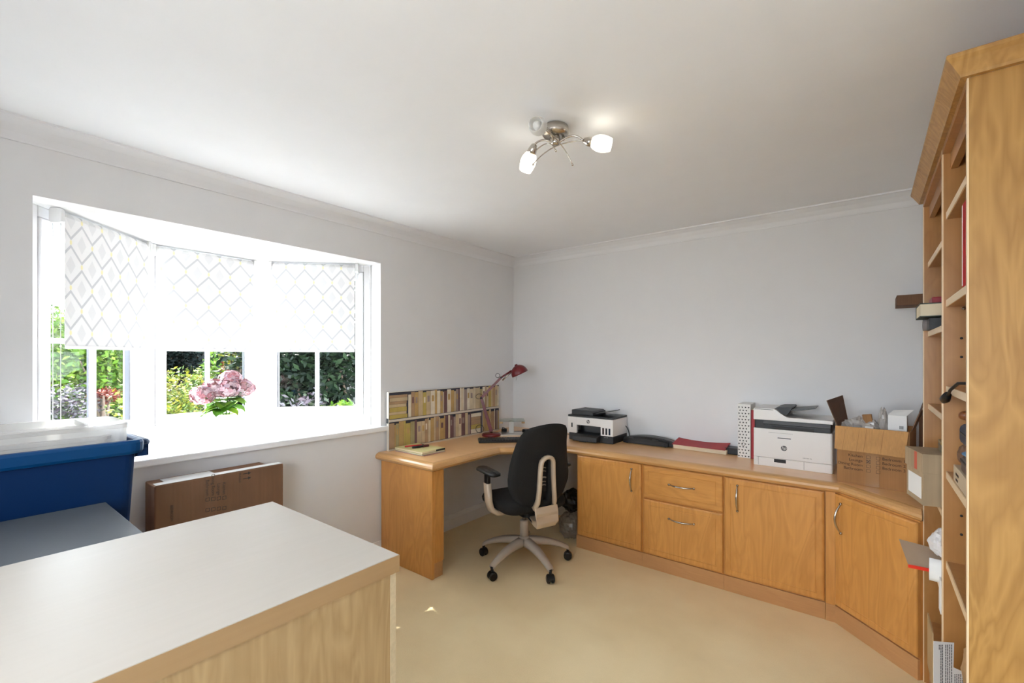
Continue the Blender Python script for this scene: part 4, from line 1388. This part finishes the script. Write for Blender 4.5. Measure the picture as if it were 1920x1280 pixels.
tag(MB().box(0, 0.035, 0, 0.03, 0, 0.165).build('paper_slip', M_paper, None, loc=inbox(0.118, 0.012, 0.145), rot=(math.radians(-5), 0, math.radians(-8))), 'small white paper slip just showing over the front flap of the carton', 'paper')
# dark carton behind
t = thing('dark_carton', 'tall dark brown carton standing behind the open one, next to the bookcase', 'box', (2.975, -0.24, WT), math.radians(-4))
MB().box(0, 0.20, 0, 0.20, 0, 0.36).build('carton', M_carddark, t)
MB().add([(0.0, 0.0, 0.3605), (0.0, 0.20, 0.3605), (0.03, 0.20, 0.47), (0.03, 0.02, 0.47), (0.004, 0.0, 0.3605), (0.004, 0.20, 0.3605), (0.034, 0.20, 0.47), (0.034, 0.02, 0.47)],
         [(0, 1, 2, 3), (7, 6, 5, 4), (0, 4, 5, 1), (1, 5, 6, 2), (2, 6, 7, 3), (3, 7, 4, 0)]).build('flap', M_carddark, t)
t = thing('wall_shelf', 'short dark brown shelf on the back wall, just showing left of the bookcase', 'shelf', (2.885, -0.20, 1.722))
MB().box(0, 0.38, 0, 0.198, 0, 0.058).build('board', M_carddark, t, 0.002)

# ------------------------------------------------------------------ things in the bookcase
def shelf_box(name, label, cat, x, y, z, dx, dy, dz, m_, bev=0.001, rz=0, group=None):
    o = MB().box(0, dx, 0, dy, 0, dz).build(name, m_, None, bev, loc=(x, y, z), rot=(0, 0, math.radians(rz)))
    return tag(o, label, cat, group)


Y0 = -1.982
t = thing('ring_binder', 'bright red binder upright on the second shelf of the near bookcase bay', 'binder', (2.958, Y0 + 0.075, 1.6155))
MB().box(0, 0.28, 0, 0.068, 0, 0.222).build('cover', M_redb, t, 0.002)
MB().box(-0.0008, -0.0001, 0.060, 0.066, 0.004, 0.218).build('edge', M_paper, t)
# books lying in the far bay, sticking out past the shelf
YFB = Y0 + YE - 0.002
t = thing('poster_tube', 'grey cardboard tube lying under the green book in the far bookcase bay', 'tube', (2.945, YFB - 0.050, 1.5432 + 0.026), 0)
m = MB()
for r0, r1 in ((0.024, 0.024),):
    R = [[(x, rr * math.cos(a), rr * math.sin(a)) for a in [2 * PI * j / 24 for j in range(24)]] for x, rr in ((0.30, 0.024), (0.0, 0.024), (0.0, 0.019), (0.29, 0.019))]
    m.rings(R, 0, True)
m.build('tube', mat('grey_card', (0.27, 0.24, 0.24), 0.6), t)
MB().tube([(0.004, 0, 0), (0.006, 0, 0)], 0.0185, 20).build('end_plug', M_ink, t)
shelf_box('book', 'dark paperback on the shelf under the grey tube, far bookcase bay', 'book', 2.955, YFB - 0.20, 1.5435, 0.22, 0.115, 0.046, M_dark)
t = thing('book', 'thick green hardback with cream pages sticking out of the far bookcase bay', 'book', (2.925, YFB - 0.205, 1.5945))
MB().box(0.0, 0.23, 0.0, 0.20, 0.0, 0.004).build('back_cover', mat('dark_green', (0.03, 0.045, 0.03), 0.6), t)
MB().box(0.0, 0.23, 0.0, 0.20, 0.052, 0.056).build('front_cover', bpy.data.materials['dark_green'], t)
MB().box(0.002, 0.225, 0.003, 0.192, 0.0042, 0.0518).build('pages', M_pages, t)
MB().box(0.0, 0.23, 0.1922, 0.2, 0.0042, 0.0518).build('spine', bpy.data.materials['dark_green'], t)
shelf_box('book', 'small red book lying on top of the thick green hardback', 'book', 2.965, YFB - 0.17, 1.6512, 0.16, 0.12, 0.026, mat('crimson_card', (0.30, 0.02, 0.03), 0.5), 0.004)
# near bay: cable over shelf at 1.335
t = thing('cable_coil', 'black lead with connector hanging over a shelf edge in the near bookcase bay', 'cable', (2.955, Y0 + 0.26, 1.335))
MB().tube([(0.09, -0.05, 0.010), (0.04, -0.06, 0.022), (0.005, -0.03, 0.020), (-0.006, 0.02, -0.002), (-0.008, 0.06, -0.022)], 0.0042, 8).build('lead', M_black, t)
MB().tube([(-0.008, 0.06, -0.018), (-0.010, 0.095, -0.034), (-0.010, 0.13, -0.045)], [0.009, 0.013, 0.006], 10).build('connector', M_black, t)
shelf_box('small_box', 'small grey box on the shelf behind the hanging black lead', 'box', 2.99, Y0 + 0.05, 1.3355, 0.05, 0.16, 0.028, M_grey, 0.004)
# near bay shelf 1.058: stack
zb = 1.0585
t = thing('old_carton', 'worn cream carton with printed letters at the bottom of the pile, near bookcase bay', 'box', (2.962, Y0 + 0.04, zb))
MB().box(0, 0.16, 0, 0.30, 0, 0.048).build('carton', mat('cream_card', (0.55, 0.44, 0.30), 0.7), t, 0.002)
text('NEW YORK', 0.010, t, (-0.0006, 0.25, 0.026), (PI / 2, 0, -PI / 2), M_inkbr)
text('FINE LINE', 0.009, t, (-0.0006, 0.25, 0.010), (PI / 2, 0, -PI / 2), M_inkbr)
lumpy('paper_bag', 'crumpled brown paper bag on the cream carton in the near bookcase bay', 'bag', (2.985, Y0 + 0.285, zb + 0.085), 0.020, 0.040, 0.034, M_carddark, 11, None, 0.12)
t = thing('leather_case', 'dark brown leather case under the blue cloth in the near bookcase bay', 'case', (2.965, Y0 + 0.03, zb + 0.0485))
MB().box(0, 0.14, 0, 0.20, 0, 0.045).build('case', mat('brown_leather', (0.06, 0.028, 0.018), 0.45), t, 0.008)
MB().box(-0.0015, 0.02, 0.0, 0.20, 0.030, 0.036).build('strap', M_ink, t)
lumpy('blue_cloth', 'folded light blue cloth draped under the navy pouch', 'cloth', (3.02, Y0 + 0.15, zb + 0.108), 0.058, 0.125, 0.011, mat('sky_cloth', (0.10, 0.25, 0.46), 0.8), 14, None, 0.10)
t = thing('navy_pouch', 'navy blue zip pouch near the top of the pile in the near bookcase bay', 'pouch', (2.965, Y0 + 0.03, zb + 0.122))
MB().box(0, 0.12, 0, 0.235, 0, 0.060).build('body', mat('navy_cloth', (0.022, 0.030, 0.055), 0.7), t, 0.016, 3)
MB().box(-0.002, 0.004, 0.02, 0.20, 0.034, 0.038).build('zip', M_ink, t)
t = thing('tape_dispenser', 'small yellow and black gadget on top of the navy pouch', 'gadget', (2.972, Y0 + 0.05, zb + 0.1830))
MB().box(0, 0.03, 0, 0.09, 0, 0.034).build('body', M_black, t, 0.008)
MB().box(-0.003, 0.0, 0.012, 0.07, 0.006, 0.024).build('yellow_front', mat('yellow_plastic', (0.65, 0.36, 0.03), 0.4), t)
t = thing('door_knob', 'round wooden knob on the inner side of the near bookcase bay', 'knob', (3.0, Y0 + YM - 0.0005, 1.245))
MB().tube([(0, 0.0, 0), (0, -0.018, 0)], [0.008, 0.010], 12).sphere((0, -0.026, 0), 0.015, 12).build('knob', mat('knob_wood', (0.22, 0.07, 0.02), 0.35), t)
# lidded box poking out of the far bay
t = thing('lidded_box', 'greyish lidded shoe box with a red stripe jutting out of the far bookcase bay', 'box', (2.915, Y0 + YM + 0.200, 0.8855), math.radians(13))
MB().box(0.004, 0.25, 0.004, 0.17, 0.0, 0.155).build('box', M_cardgrey, t, 0.001)
MB().box(0.0, 0.254, 0.0, 0.174, 0.120, 0.190).build('lid', M_cardgrey, t, 0.001)
MB().box(-0.0006, -0.0001, 0.050, 0.075, 0.122, 0.188).build('red_stripe', mat('stripe_red', (0.55, 0.10, 0.05), 0.6), t)
MB().box(0.0032, 0.0039, 0.02, 0.15, 0.02, 0.10).build('end_label', M_paper, t)
t = thing('tin', 'small dark green and gold tin on the lid of the shoe box', 'tin', (2.970, Y0 + YM + 0.245, 1.0765))
MB().box(0, 0.08, 0, 0.09, 0, 0.030).build('body', mat('tin_green', (0.02, 0.04, 0.03), 0.3), t, 0.004)
MB().box(-0.001, 0.081, -0.001, 0.091, 0.0305, 0.040).build('lid', mat('tin_gold', (0.38, 0.27, 0.06), 0.35, 0.6), t, 0.002)
# carrier bags and papers low in the far bay
zz = 0.6005
lumpy('carrier_bag', 'crumpled white carrier bag bulging out of the far bookcase bay', 'bag', (2.975, Y0 + YM + 0.20, zz + 0.160), 0.042, 0.070, 0.048, mat('bag_white', (0.72, 0.70, 0.70), 0.5), 21, None, 0.16)
t = thing('paper_roll', 'rolled white paper poking out below the carrier bag', 'roll', (2.932, Y0 + YM + 0.17, zz + 0.070), math.radians(-6))
m = MB()
R = [[(x, rr * math.cos(a), rr * 1.4 * math.sin(a)) for a in [2 * PI * j / 24 for j in range(24)]] for x, rr in ((0.26, 0.028), (0.0, 0.028), (0.0, 0.024), (0.25, 0.024))]
m.rings(R, 0, True)
m.build('paper', M_paper, t)
t = thing('plastic_wallet', 'clear wallet with a bright red spine sticking far out of the bookcase', 'wallet', (2.883, Y0 + YM + 0.335, zz + 0.002), math.radians(2))
MB().add([(0.0, 0.0, 0.012), (0.20, 0.0, 0.002), (0.20, 0.10, 0.050), (-0.02, 0.10, 0.075), (0.0, 0.001, 0.010), (0.20, 0.001, 0.0), (0.20, 0.101, 0.048), (-0.02, 0.101, 0.073)],
         [(0, 1, 2, 3), (7, 6, 5, 4), (0, 4, 5, 1), (1, 5, 6, 2), (2, 6, 7, 3), (3, 7, 4, 0)]).build('sleeve', cloudy('wallet_film', (0.62, 0.50, 0.38), 0.75, 0.1, 0.2), t)
MB().box(0.0, 0.21, -0.003, 0.003, 0.0, 0.012).build('red_spine', mat('bright_red', (0.80, 0.03, 0.01), 0.4), t)
shelf_box('envelope', 'white envelope hanging over the shelf edge below the carrier bag', 'envelope', 2.955, Y0 + YM + 0.10, zz - 0.055, 0.003, 0.050, 0.115, M_paper, 0.0004, 0)
# leaflet with printed lines, near bay bottom
t = thing('printed_sheet', 'white printed sheet standing sideways at the foot of the bookcase', 'paper', (2.912, -1.712, 0.4005), math.radians(40))
lf = [(0.0, 0.187), (0.063, 0.181), (0.061, 0.108), (0.100, 0.090), (0.100, 0.0), (0.0, 0.0)]
MB().prismy(lf, 0.0, 0.0008).build('sheet', M_paper, t)
rl = random.Random(3)
for k, x in enumerate((0.016, 0.021, 0.026, 0.036, 0.042, 0.048, 0.054, 0.064, 0.070, 0.076, 0.082, 0.088)):
    m = MB()
    z = 0.176 if x < 0.058 else 0.088
    while z > 0.012:
        h = rl.uniform(0.004, 0.010)
        m.box(x, x + 0.0022, -0.0004, -0.0001, z - h, z)
        z -= h + 0.0015
        if k == 0 and z < 0.165:
            break
    m.build('print_line', M_grey, t)
for k, (x, y, z, a) in enumerate(((2.962, Y0 + 0.22, 0.4705, 6),)):
    lumpy('kraft_paper', 'crumpled brown kraft paper behind the printed sheet', 'paper', (3.035, Y0 + 0.345, 0.4005 + 0.105), 0.055, 0.075, 0.100, cardboard('kraft', (0.45, 0.27, 0.12)), 31, None, 0.14)
t = thing('brown_envelope', 'brown envelope leaning out of the far bay beside the printed sheet', 'envelope', (2.935, Y0 + YM + 0.12, 0.2755))
MB().box(0, 0.004, 0, 0.16, 0, 0.19).build('envelope', cardboard('manilla_env', (0.50, 0.34, 0.17)), t)

# ------------------------------------------------------------------ office chair
HX, HY = 0.875, -1.000
CF = 68.0
ch = thing('office_chair', 'black office chair with beige back loop and five-star base at the corner desk', 'chair', (HX, HY, 0), math.radians(CF))
for ang in (266, 338, 50, 122, 194):
    a = math.radians(ang - CF)
    d_ = Vector((math.cos(a), math.sin(a), 0)); p_ = Vector((-d_.y, d_.x, 0))
    R = []
    for k in range(11):
        u = k / 10
        c_ = d_ * (0.030 + 0.290 * u) + Vector((0, 0, 0.158 - 0.072 * u ** 2.2))
        wd, hh = 0.036 - 0.013 * u, 0.052 - 0.026 * u
        R.append([tuple(c_ + p_ * sx * wd + Vector((0, 0, sz * hh * 0.5))) for sx, sz in ((-0.7, -1), (0.7, -1), (1, -0.2), (0.75, 1), (-0.75, 1), (-1, -0.2))])
    lg = MB().rings(R, 0, True).build('leg', M_beige2, ch)
    cc = d_ * 0.318
    cs = MB()
    cs.tube([cc + Vector((0, 0, 0.050)), cc + Vector((0, 0, 0.086))], 0.010, 10)
    roll = math.radians(ang - CF + 70)
    ax = Vector((math.cos(roll), math.sin(roll), 0))
    for s_ in (-1, 1):
        R = []
        for off, rr in ((0.005, 0.024), (0.008, 0.0275), (0.021, 0.0275), (0.025, 0.021)):
            u_, v_ = Vector((-ax.y, ax.x, 0)), Vector((0, 0, 1))
            R.append([tuple(cc + Vector((0, 0, 0.0277)) + ax * off * s_ + (u_ * math.cos(t_) + v_ * math.sin(t_)) * rr) for t_ in [2 * PI * j / 20 for j in range(20)]])
        cs.rings(R, 0, False)
    cs.rings([[tuple(cc + Vector((0, 0, 0.028)) + ax * off + (Vector((-ax.y, ax.x, 0)) * math.cos(t_) + Vector((0, 0, 1)) * math.sin(t_)) * 0.0295) for t_ in [PI * j / 10 - 0.1 for j in range(11)]] for off in (-0.016, 0.016)])
    cs.build('caster', M_black, lg)
MB().lathe([(0.034, 0.135), (0.038, 0.15), (0.038, 0.180), (0.030, 0.195)], 24).build('hub', M_beige2, ch)
MB().lathe([(0.030, 0.180), (0.030, 0.300), (0.027, 0.305)], 24).build('column_cover', M_beige2, ch)
MB().lathe([(0.014, 0.300), (0.014, 0.375)], 16).build('gas_lift', M_nickel, ch)
m = MB().rings([[(x, y, z) for x, y in rrect(-0.09, 0.09, -0.15, 0.12, 0.04)] for z in (0.372, 0.41)]).build('mechanism', M_dark, ch, 0.004)
MB().tube([(0.07, 0.02, 0.39), (0.19, 0.02, 0.385), (0.23, 0.02, 0.38)], 0.006, 8).build('lever', M_dark, ch)
MB().tube([(-0.05, -0.10, 0.375), (-0.05, -0.20, 0.350), (-0.035, -0.24, 0.345)], 0.006, 8).build('lever', M_black, ch)
# seat: rounded cushion
R = []
for z, g in ((0.412, 0.045), (0.418, 0.020), (0.435, 0.004), (0.460, 0.0), (0.480, 0.008), (0.492, 0.030), (0.497, 0.07)):
    R.append([(x, y, z - (0.018 * max(0, (y - 0.12) / 0.12) ** 2)) for x, y in rrect(-0.245 + g, 0.245 - g, -0.215 + g, 0.245 - g, max(0.02, 0.10 - g * 0.5), 7)])
MB().rings(R, 0, True).build('seat', M_fab, ch)
# back rest: curved padded shell, local z 0.45..1.0
def bx_w(v):       # half width over height
    pts = [(0.0, 0.085), (0.05, 0.145), (0.14, 0.200), (0.26, 0.236), (0.36, 0.240), (0.50, 0.230), (0.66, 0.213), (0.82, 0.194), (0.93, 0.178), (1.0, 0.150)]
    for (a, wa), (b_, wb_) in zip(pts, pts[1:]):
        if v <= b_:
            u = (v - a) / (b_ - a); u = u * u * (3 - 2 * u) if False else u
            return wa + (wb_ - wa) * u
    return pts[-1][1]


def back_pt(u, v, off):
    """u -1..1 across, v 0..1 up; off: distance behind the front surface"""
    z = 0.452 + 0.562 * v - 0.012 * (u * u) * (1 if v > 0.5 else 0) * (v - 0.5) * 2 - 0.020 * (u * u) * max(0, (v - 0.8) / 0.2)
    y = -0.200 - 0.09 * (v - 0.25) ** 2 - 0.075 * v + 0.060 * u * u
    y += -0.020 * math.cos(v * PI * 1.4)
    return (u * bx_w(v), y - off, z)


nu, nv = 16, 22
mb = MB()
vs, fs = [], []
for side_, off in ((0, 0.0), (1, 0.040)):
    for j in range(nv + 1):
        for i in range(nu + 1):
            u, v = -1 + 2 * i / nu, j / nv
            e = min(1.0, (1 - abs(u)) * 5, v * 6 + 0.12, (1 - v) * 9 + 0.12)
            e = max(0.0, e) ** 0.5
            o_ = 0.020 + (-0.020 if side_ == 0 else 0.020) * e
            vs.append(back_pt(u, v, o_))
n1_ = (nu + 1) * (nv + 1)


def hole(i, j):
    u, v = -1 + 2 * (i + 0.5) / nu, (j + 0.5) / nv
    return abs(u) < 0.125 and 0.10 < v < 0.57


for j in range(nv):
    for i in range(nu):
        a = j * (nu + 1) + i
        if hole(i, j):
            # leave an opening and close its walls
            for (ii, jj, p, q_) in ((i - 1, j, a, a + nu + 1), (i + 1, j, a + 1, a + nu + 2), (i, j - 1, a, a + 1), (i, j + 1, a + nu + 1, a + nu + 2)):
                if not hole(ii, jj):
                    fs.append((p, q_, q_ + n1_, p + n1_))
            continue
        fs.append((a, a + 1, a + nu + 2, a + nu + 1))
        fs.append((a + n1_, a + nu + 1 + n1_, a + nu + 2 + n1_, a + 1 + n1_))
for j in range(nv):
    for i in (0, nu):
        a = j * (nu + 1) + i
        fs.append((a, a + nu + 1, a + nu + 1 + n1_, a + n1_))
for i in range(nu):
    for j in (0, nv):
        a = j * (nu + 1) + i
        fs.append((a, a + 1, a + 1 + n1_, a + n1_))
mb.add(vs, fs, 0, True)
bo = mb.build('backrest', M_fab, ch)
# inner lumbar pad seen through the loop
MB().box(-0.028, 0.028, -0.232, -0.222, 0.56, 0.86).build('lumbar_pad', M_ink, ch)
for k, z in enumerate((0.600, 0.622, 0.650, 0.690, 0.712)):
    MB().tube(arc((-0.020, -0.236, z), (0.0, -0.240, z + 0.010), (0.020, -0.236, z), 6), 0.003 if k != 2 else 0.006, 6).build('lumbar_vent', M_beige2, ch)
# beige loop on the back
pts = []
bz0, bz1 = 0.50, 0.845
def lp(x, v, off=0.052):
    p = back_pt(x / max(bx_w(v), 0.01), v, off)
    return (x, p[1], p[2])
left = [(-0.074, 0.010), (-0.064, 0.10), (-0.057, 0.22), (-0.052, 0.36), (-0.049, 0.46), (-0.046, 0.53)]
path = [lp(x, v) for x, v in left]
for k in range(1, 8):
    a = PI - PI * k / 8
    path.append(lp(0.046 * math.cos(a), 0.53 + 0.080 * math.sin(a)))
path += [lp(-x, v) for x, v in reversed(left)]
m = MB()
R = []
P_ = [Vector(p) for p in path]
for i, p in enumerate(P_):
    tt = (P_[min(i + 1, len(P_) - 1)] - P_[max(0, i - 1)]).normalized()
    bn = Vector((0, -1, 0)); bn = (bn - tt * bn.dot(tt)).normalized()
    sd = tt.cross(bn)
    R.append([tuple(p + sd * a * 0.0125 + bn * b_ * 0.018) for a, b_ in ((-1, -1), (1, -1), (1, 0.5), (0.5, 1), (-0.5, 1), (-1, 0.5))])
m.rings(R, 0, True)
m.build('back_loop', M_beige, ch)
# yoke below the loop reaching forward under the seat
yk = MB()
y0b = lp(0.0, 0.03)[1]
secs = [(y0b + 0.004, 0.452, 0.090, 0.050), (y0b - 0.014, 0.405, 0.084, 0.060), (y0b + 0.006, 0.362, 0.072, 0.048), (y0b + 0.070, 0.352, 0.058, 0.034), (-0.13, 0.372, 0.045, 0.030)]
R = []
for y, z, w_, h_ in secs:
    R.append([(x, y + dy * 0.6, z + dz) for x, dz, dy in ((-w_, -h_ / 2, 0), (w_, -h_ / 2, 0), (w_, h_ / 2, 0.01), (0.6 * w_, h_ / 2, 0.01), (-0.6 * w_, h_ / 2, 0.01), (-w_, h_ / 2, 0.01))])
yk.rings(R, 0, True)
yk.build('yoke', M_beige, ch, 0.004)
# arms
for s_ in (-1, 1):
    x = 0.285 * s_
    m = MB()
    sec = [Vector((0.16 * s_, -0.03, 0.400)), Vector((0.235 * s_, -0.025, 0.402)), Vector((0.270 * s_, -0.02, 0.425)), Vector((0.285 * s_, -0.015, 0.480)), Vector((0.290 * s_, -0.005, 0.600))]
    R = []
    for i, p in enumerate(sec):
        tt = (sec[min(i + 1, 4)] - sec[max(i - 1, 0)]).normalized()
        f_ = Vector((0, 1, 0)); sd = tt.cross(f_)
        w_ = 0.034 if i > 1 else 0.030
        R.append([tuple(p + f_ * a * w_ + sd * b_ * 0.017) for a, b_ in ((-1, -0.6), (-0.7, -1), (0.7, -1), (1, -0.6), (1, 0.6), (0.7, 1), (-0.7, 1), (-1, 0.6))])
    arm = m.rings(R, 0, True).build('armrest', M_beige, ch)
    tag(arm, 'cream arm support with black pad')
    MB().rings([[(x_, y_, z) for x_, y_ in rrect(0.290 * s_ - 0.013, 0.290 * s_ + 0.013, -0.030, 0.020, 0.008)] for z in (0.570, 0.665)]).build('arm_post', M_black, arm)
    pd = MB()
    pd.rings([[(x_, y_, z + 0.03 * (y_ + 0.03) * 0.4) for x_, y_ in rrect(0.285 * s_ - 0.042 + g, 0.285 * s_ + 0.042 - g, -0.130 + g, 0.115 - g, 0.035)] for z, g in ((0.664, 0.010), (0.670, 0.0), (0.682, 0.0), (0.690, 0.008))], 0, True)
    pd.build('arm_pad', M_black, arm)
# bag of rubbish / bin in the dark knee space
lumpy('plastic_bag', 'crumpled pale plastic bag on the carpet in the dark knee space beside the cabinet', 'bag', (0.900, -0.40, 0.105), 0.10, 0.12, 0.10, cloudy('bag_film', (0.5, 0.46, 0.40), 0.8), 41, None, 0.14)
lumpy('black_bag', 'black bag on top of the pale plastic bag in the knee space', 'bag', (0.905, -0.40, 0.300), 0.085, 0.11, 0.085, M_black, 43, None, 0.14)

# ------------------------------------------------------------------ garden
GZ = -0.25
M_lawn = mat('pale_gravel', (0.27, 0.27, 0.27), 0.9, noise=0.2, nscale=6)
M_paving = mat('paving', (0.42, 0.42, 0.42), 0.85, noise=0.2, nscale=5)
struct('ground', MB().box(-40, 40, -40, 40, GZ - 0.2, GZ), M_lawn)
tag(MB().box(-2.6, -0.80, -5.5, 1.0, GZ + 0.0005, GZ + 0.03).build('patio', M_paving), 'grey paved patio outside the bay window', 'patio', kind='structure')
GL = {
    'bright': [(0.20, 0.40, 0.035), (0.12, 0.28, 0.03), (0.32, 0.50, 0.06)],
    'yellow': [(0.55, 0.52, 0.05), (0.28, 0.38, 0.05), (0.42, 0.46, 0.08), (0.14, 0.24, 0.05)],
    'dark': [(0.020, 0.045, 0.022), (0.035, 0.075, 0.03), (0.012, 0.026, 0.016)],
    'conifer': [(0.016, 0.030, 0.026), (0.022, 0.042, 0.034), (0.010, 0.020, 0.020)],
    'red': [(0.30, 0.04, 0.03), (0.42, 0.10, 0.05)],
    'mauve': [(0.20, 0.16, 0.20), (0.12, 0.16, 0.10), (0.30, 0.28, 0.32)],
}
GM = {}
for k, cs_ in GL.items():
    GM[k] = []
    for i, c_ in enumerate(cs_):
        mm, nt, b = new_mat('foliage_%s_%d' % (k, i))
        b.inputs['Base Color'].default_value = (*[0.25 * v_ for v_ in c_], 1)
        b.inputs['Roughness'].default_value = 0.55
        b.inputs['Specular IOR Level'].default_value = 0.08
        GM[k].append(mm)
M_bark = mat('bark', (0.10, 0.07, 0.05), 0.9, noise=0.3, nscale=20)
DIRF, DIRR = Vector((-0.6166, 0.7873, 0)), Vector((0.7873, 0.6166, 0))


def plant(name, label, cat, x, y, rad, zc, rz_, kind, n, leaf, seed, group, lumps=7, trunk=True):
    r_ = random.Random(seed)
    t = thing(name, label, cat, (x, y, GZ), group=group)
    blobs = [(Vector((r_.uniform(-0.55, 0.55) * rad, r_.uniform(-0.55, 0.55) * rad, zc - GZ + r_.uniform(-0.6, 0.6) * rz_)), r_.uniform(0.45, 0.7)) for _ in range(lumps)]
    mb = MB()
    ms = GM[kind]
    vs, fs, mi_ = [], [], []
    for i in range(n):
        c_, s_ = blobs[i % lumps]
        zz = r_.uniform(-1, 1); a = r_.uniform(0, 2 * PI); q_ = math.sqrt(1 - zz * zz)
        k = s_ * r_.uniform(0.55, 1.0)
        p = c_ + Vector((q_ * math.cos(a) * rad * k, q_ * math.sin(a) * rad * k, zz * rz_ * k))
        if p.z < 0.02:
            continue
        u = Vector((r_.gauss(0, 1), r_.gauss(0, 1), r_.gauss(0, 0.6))).normalized()
        v = u.orthogonal().normalized()
        v = (v * math.cos(a) + u.cross(v) * math.sin(a))
        l_ = leaf * r_.uniform(0.6, 1.3)
        b0 = len(mb.v)
        mb.v += [tuple(p - u * l_), tuple(p + v * l_ * 0.45), tuple(p + u * l_), tuple(p - v * l_ * 0.45)]
        mb.f.append((b0, b0 + 1, b0 + 2, b0 + 3)); mb.m.append(r_.randrange(len(ms))); mb.s.append(False)
    mb.build('foliage', ms, t)
    if trunk:
        tb = MB()
        tb.tube([(0, 0, 0.0), (0.03, 0.02, (zc - GZ) * 0.5), (0.0, 0.0, zc - GZ)], [0.05, 0.04, 0.02], 8)
        for k in range(4):
            a = k * 1.7
            tb.tube([(0, 0, (zc - GZ) * 0.4), (math.cos(a) * rad * 0.4, math.sin(a) * rad * 0.4, zc - GZ + rz_ * 0.1)], [0.03, 0.012], 6)
        tb.build('trunk', M_bark, t)
    return t


def gp(px, d):
    p = Vector((2.76, -3.545, 0)) + (DIRF + DIRR * ((px - 960) / 853.33)) * d
    return p.x, p.y


G1 = 'trees and shrubs in the garden'
plants = [  # (px, depth, rad, zc, rz, kind, n, leaf, name, label)
    (60, 8.5, 1.3, 1.35, 1.25, 'bright', 5200, 0.06, 'tree', 'bright green tree seen at the left edge of the left bay window, against sky'),
    (130, 9.5, 1.2, 1.10, 1.2, 'bright', 5200, 0.06, 'tree', 'bright green tree behind the middle of the left bay window'),
    (195, 9.0, 1.0, 1.25, 1.3, 'bright', 5200, 0.06, 'tree', 'bright green tree at the right side of the left bay window'),
    (105, 6.0, 0.55, 0.55, 0.60, 'mauve', 2600, 0.035, 'shrub', 'greyish mauve shrub low in the left bay window'),
    (192, 6.4, 0.22, 0.90, 0.12, 'red', 350, 0.035, 'maple_shrub', 'small red-leaved shrub at the bottom right of the left bay window'),
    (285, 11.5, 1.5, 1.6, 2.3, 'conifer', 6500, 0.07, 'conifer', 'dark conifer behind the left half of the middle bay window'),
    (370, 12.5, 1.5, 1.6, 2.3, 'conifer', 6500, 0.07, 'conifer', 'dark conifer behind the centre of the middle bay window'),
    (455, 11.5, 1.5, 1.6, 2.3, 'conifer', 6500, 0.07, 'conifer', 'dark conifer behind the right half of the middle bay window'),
    (325, 6.0, 0.62, 0.62, 0.72, 'yellow', 4200, 0.030, 'maple_shrub', 'yellow-green maple shrub low in the middle bay window'),
    (392, 7.0, 0.36, 1.10, 0.50, 'bright', 1900, 0.035, 'shrub', 'green shrub rising behind the hydrangeas'),
    (446, 5.6, 0.26, 1.42, 0.28, 'yellow', 500, 0.028, 'shrub', 'wispy yellow shrub at the top right of the middle bay window'),
    (428, 5.9, 0.14, 1.33, 0.14, 'red', 160, 0.028, 'maple_shrub', 'little red-leaved shoot above the hydrangeas'),
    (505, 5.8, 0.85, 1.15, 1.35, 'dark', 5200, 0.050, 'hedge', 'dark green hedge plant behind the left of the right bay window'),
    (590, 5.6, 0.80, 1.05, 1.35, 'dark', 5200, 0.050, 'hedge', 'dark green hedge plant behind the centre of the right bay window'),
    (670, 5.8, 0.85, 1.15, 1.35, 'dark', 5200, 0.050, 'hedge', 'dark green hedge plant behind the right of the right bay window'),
    (557, 4.7, 0.30, 0.70, 0.35, 'mauve', 700, 0.035, 'shrub', 'dusky shrub in front of the dark hedge in the right bay window'),
    (640, 4.7, 0.20, 0.85, 0.22, 'bright', 160, 0.035, 'shrub', 'sparse bright green shrub low at the right of the right bay window'),
]
for i, (px, d_, rad, zc, rz_, kind, n, leaf, nm, lab) in enumerate(plants):
    x, y = gp(px, d_)
    plant(nm, lab, 'tree' if nm in ('tree', 'conifer') else 'shrub' if nm != 'hedge' else 'hedge', x, y, rad, zc, rz_, kind, n, leaf, 100 + i, G1)
# added tree, its unseen crown cut to shape the sun on the right window
rt = random.Random(77)
t = thing('tree', 'tall slim tree added to shade the right bay window, its trunk in front of the dark hedge', 'tree', (-4.45, -0.15, GZ), group=G1)
mb = MB()
for i in range(9000):
    yy, zz = rt.uniform(-1.50, 0.45), rt.uniform(6.05, 8.2)
    zl = 6.62 + 1.06 * (yy + 1.013)
    if zz < zl + 0.02 * rt.random() or (zz - 7.3) > (0.95 - abs(yy + 0.5)) * 0.9 or math.hypot(yy + 1.33, zz - 6.50) < 0.13:
        continue
    dpt = 0.4 if (zz > zl + 0.4 and yy > -1.05) else 0.07
    p = Vector((rt.uniform(-dpt, dpt), yy + 0.15, zz - GZ))
    u = Vector((rt.gauss(0, 1), rt.gauss(0, 1), rt.gauss(0, 0.6))).normalized(); v = u.orthogonal().normalized()
    b0 = len(mb.v)
    mb.v += [tuple(p - u * 0.05), tuple(p + v * 0.028), tuple(p + u * 0.05), tuple(p - v * 0.028)]
    mb.f.append((b0, b0 + 1, b0 + 2, b0 + 3)); mb.m.append(rt.randrange(3)); mb.s.append(False)
mb.build('foliage', GM['bright'], t)
MB().tube([(0, 0, 0), (0.03, 0.02, 3.5), (0, 0, 7.3)], [0.07, 0.055, 0.02], 8).build('trunk', M_bark, t)
# fence closing the garden off behind the planting
fn = thing('garden_fence', 'dark timber fence along the far side of the garden', 'fence', (-12.6, -9.0, GZ))
MB().box(0, 0.05, 0, 16.0, 0.0, 2.6).build('boards', mat('fence_timber', (0.025, 0.026, 0.022), 0.8, noise=0.2, nscale=5), fn)
for k in range(8):
    MB().box(0.051, 0.13, k * 1.95, k * 1.95 + 0.08, 0.0, 2.65).build('post', M_bark, fn)
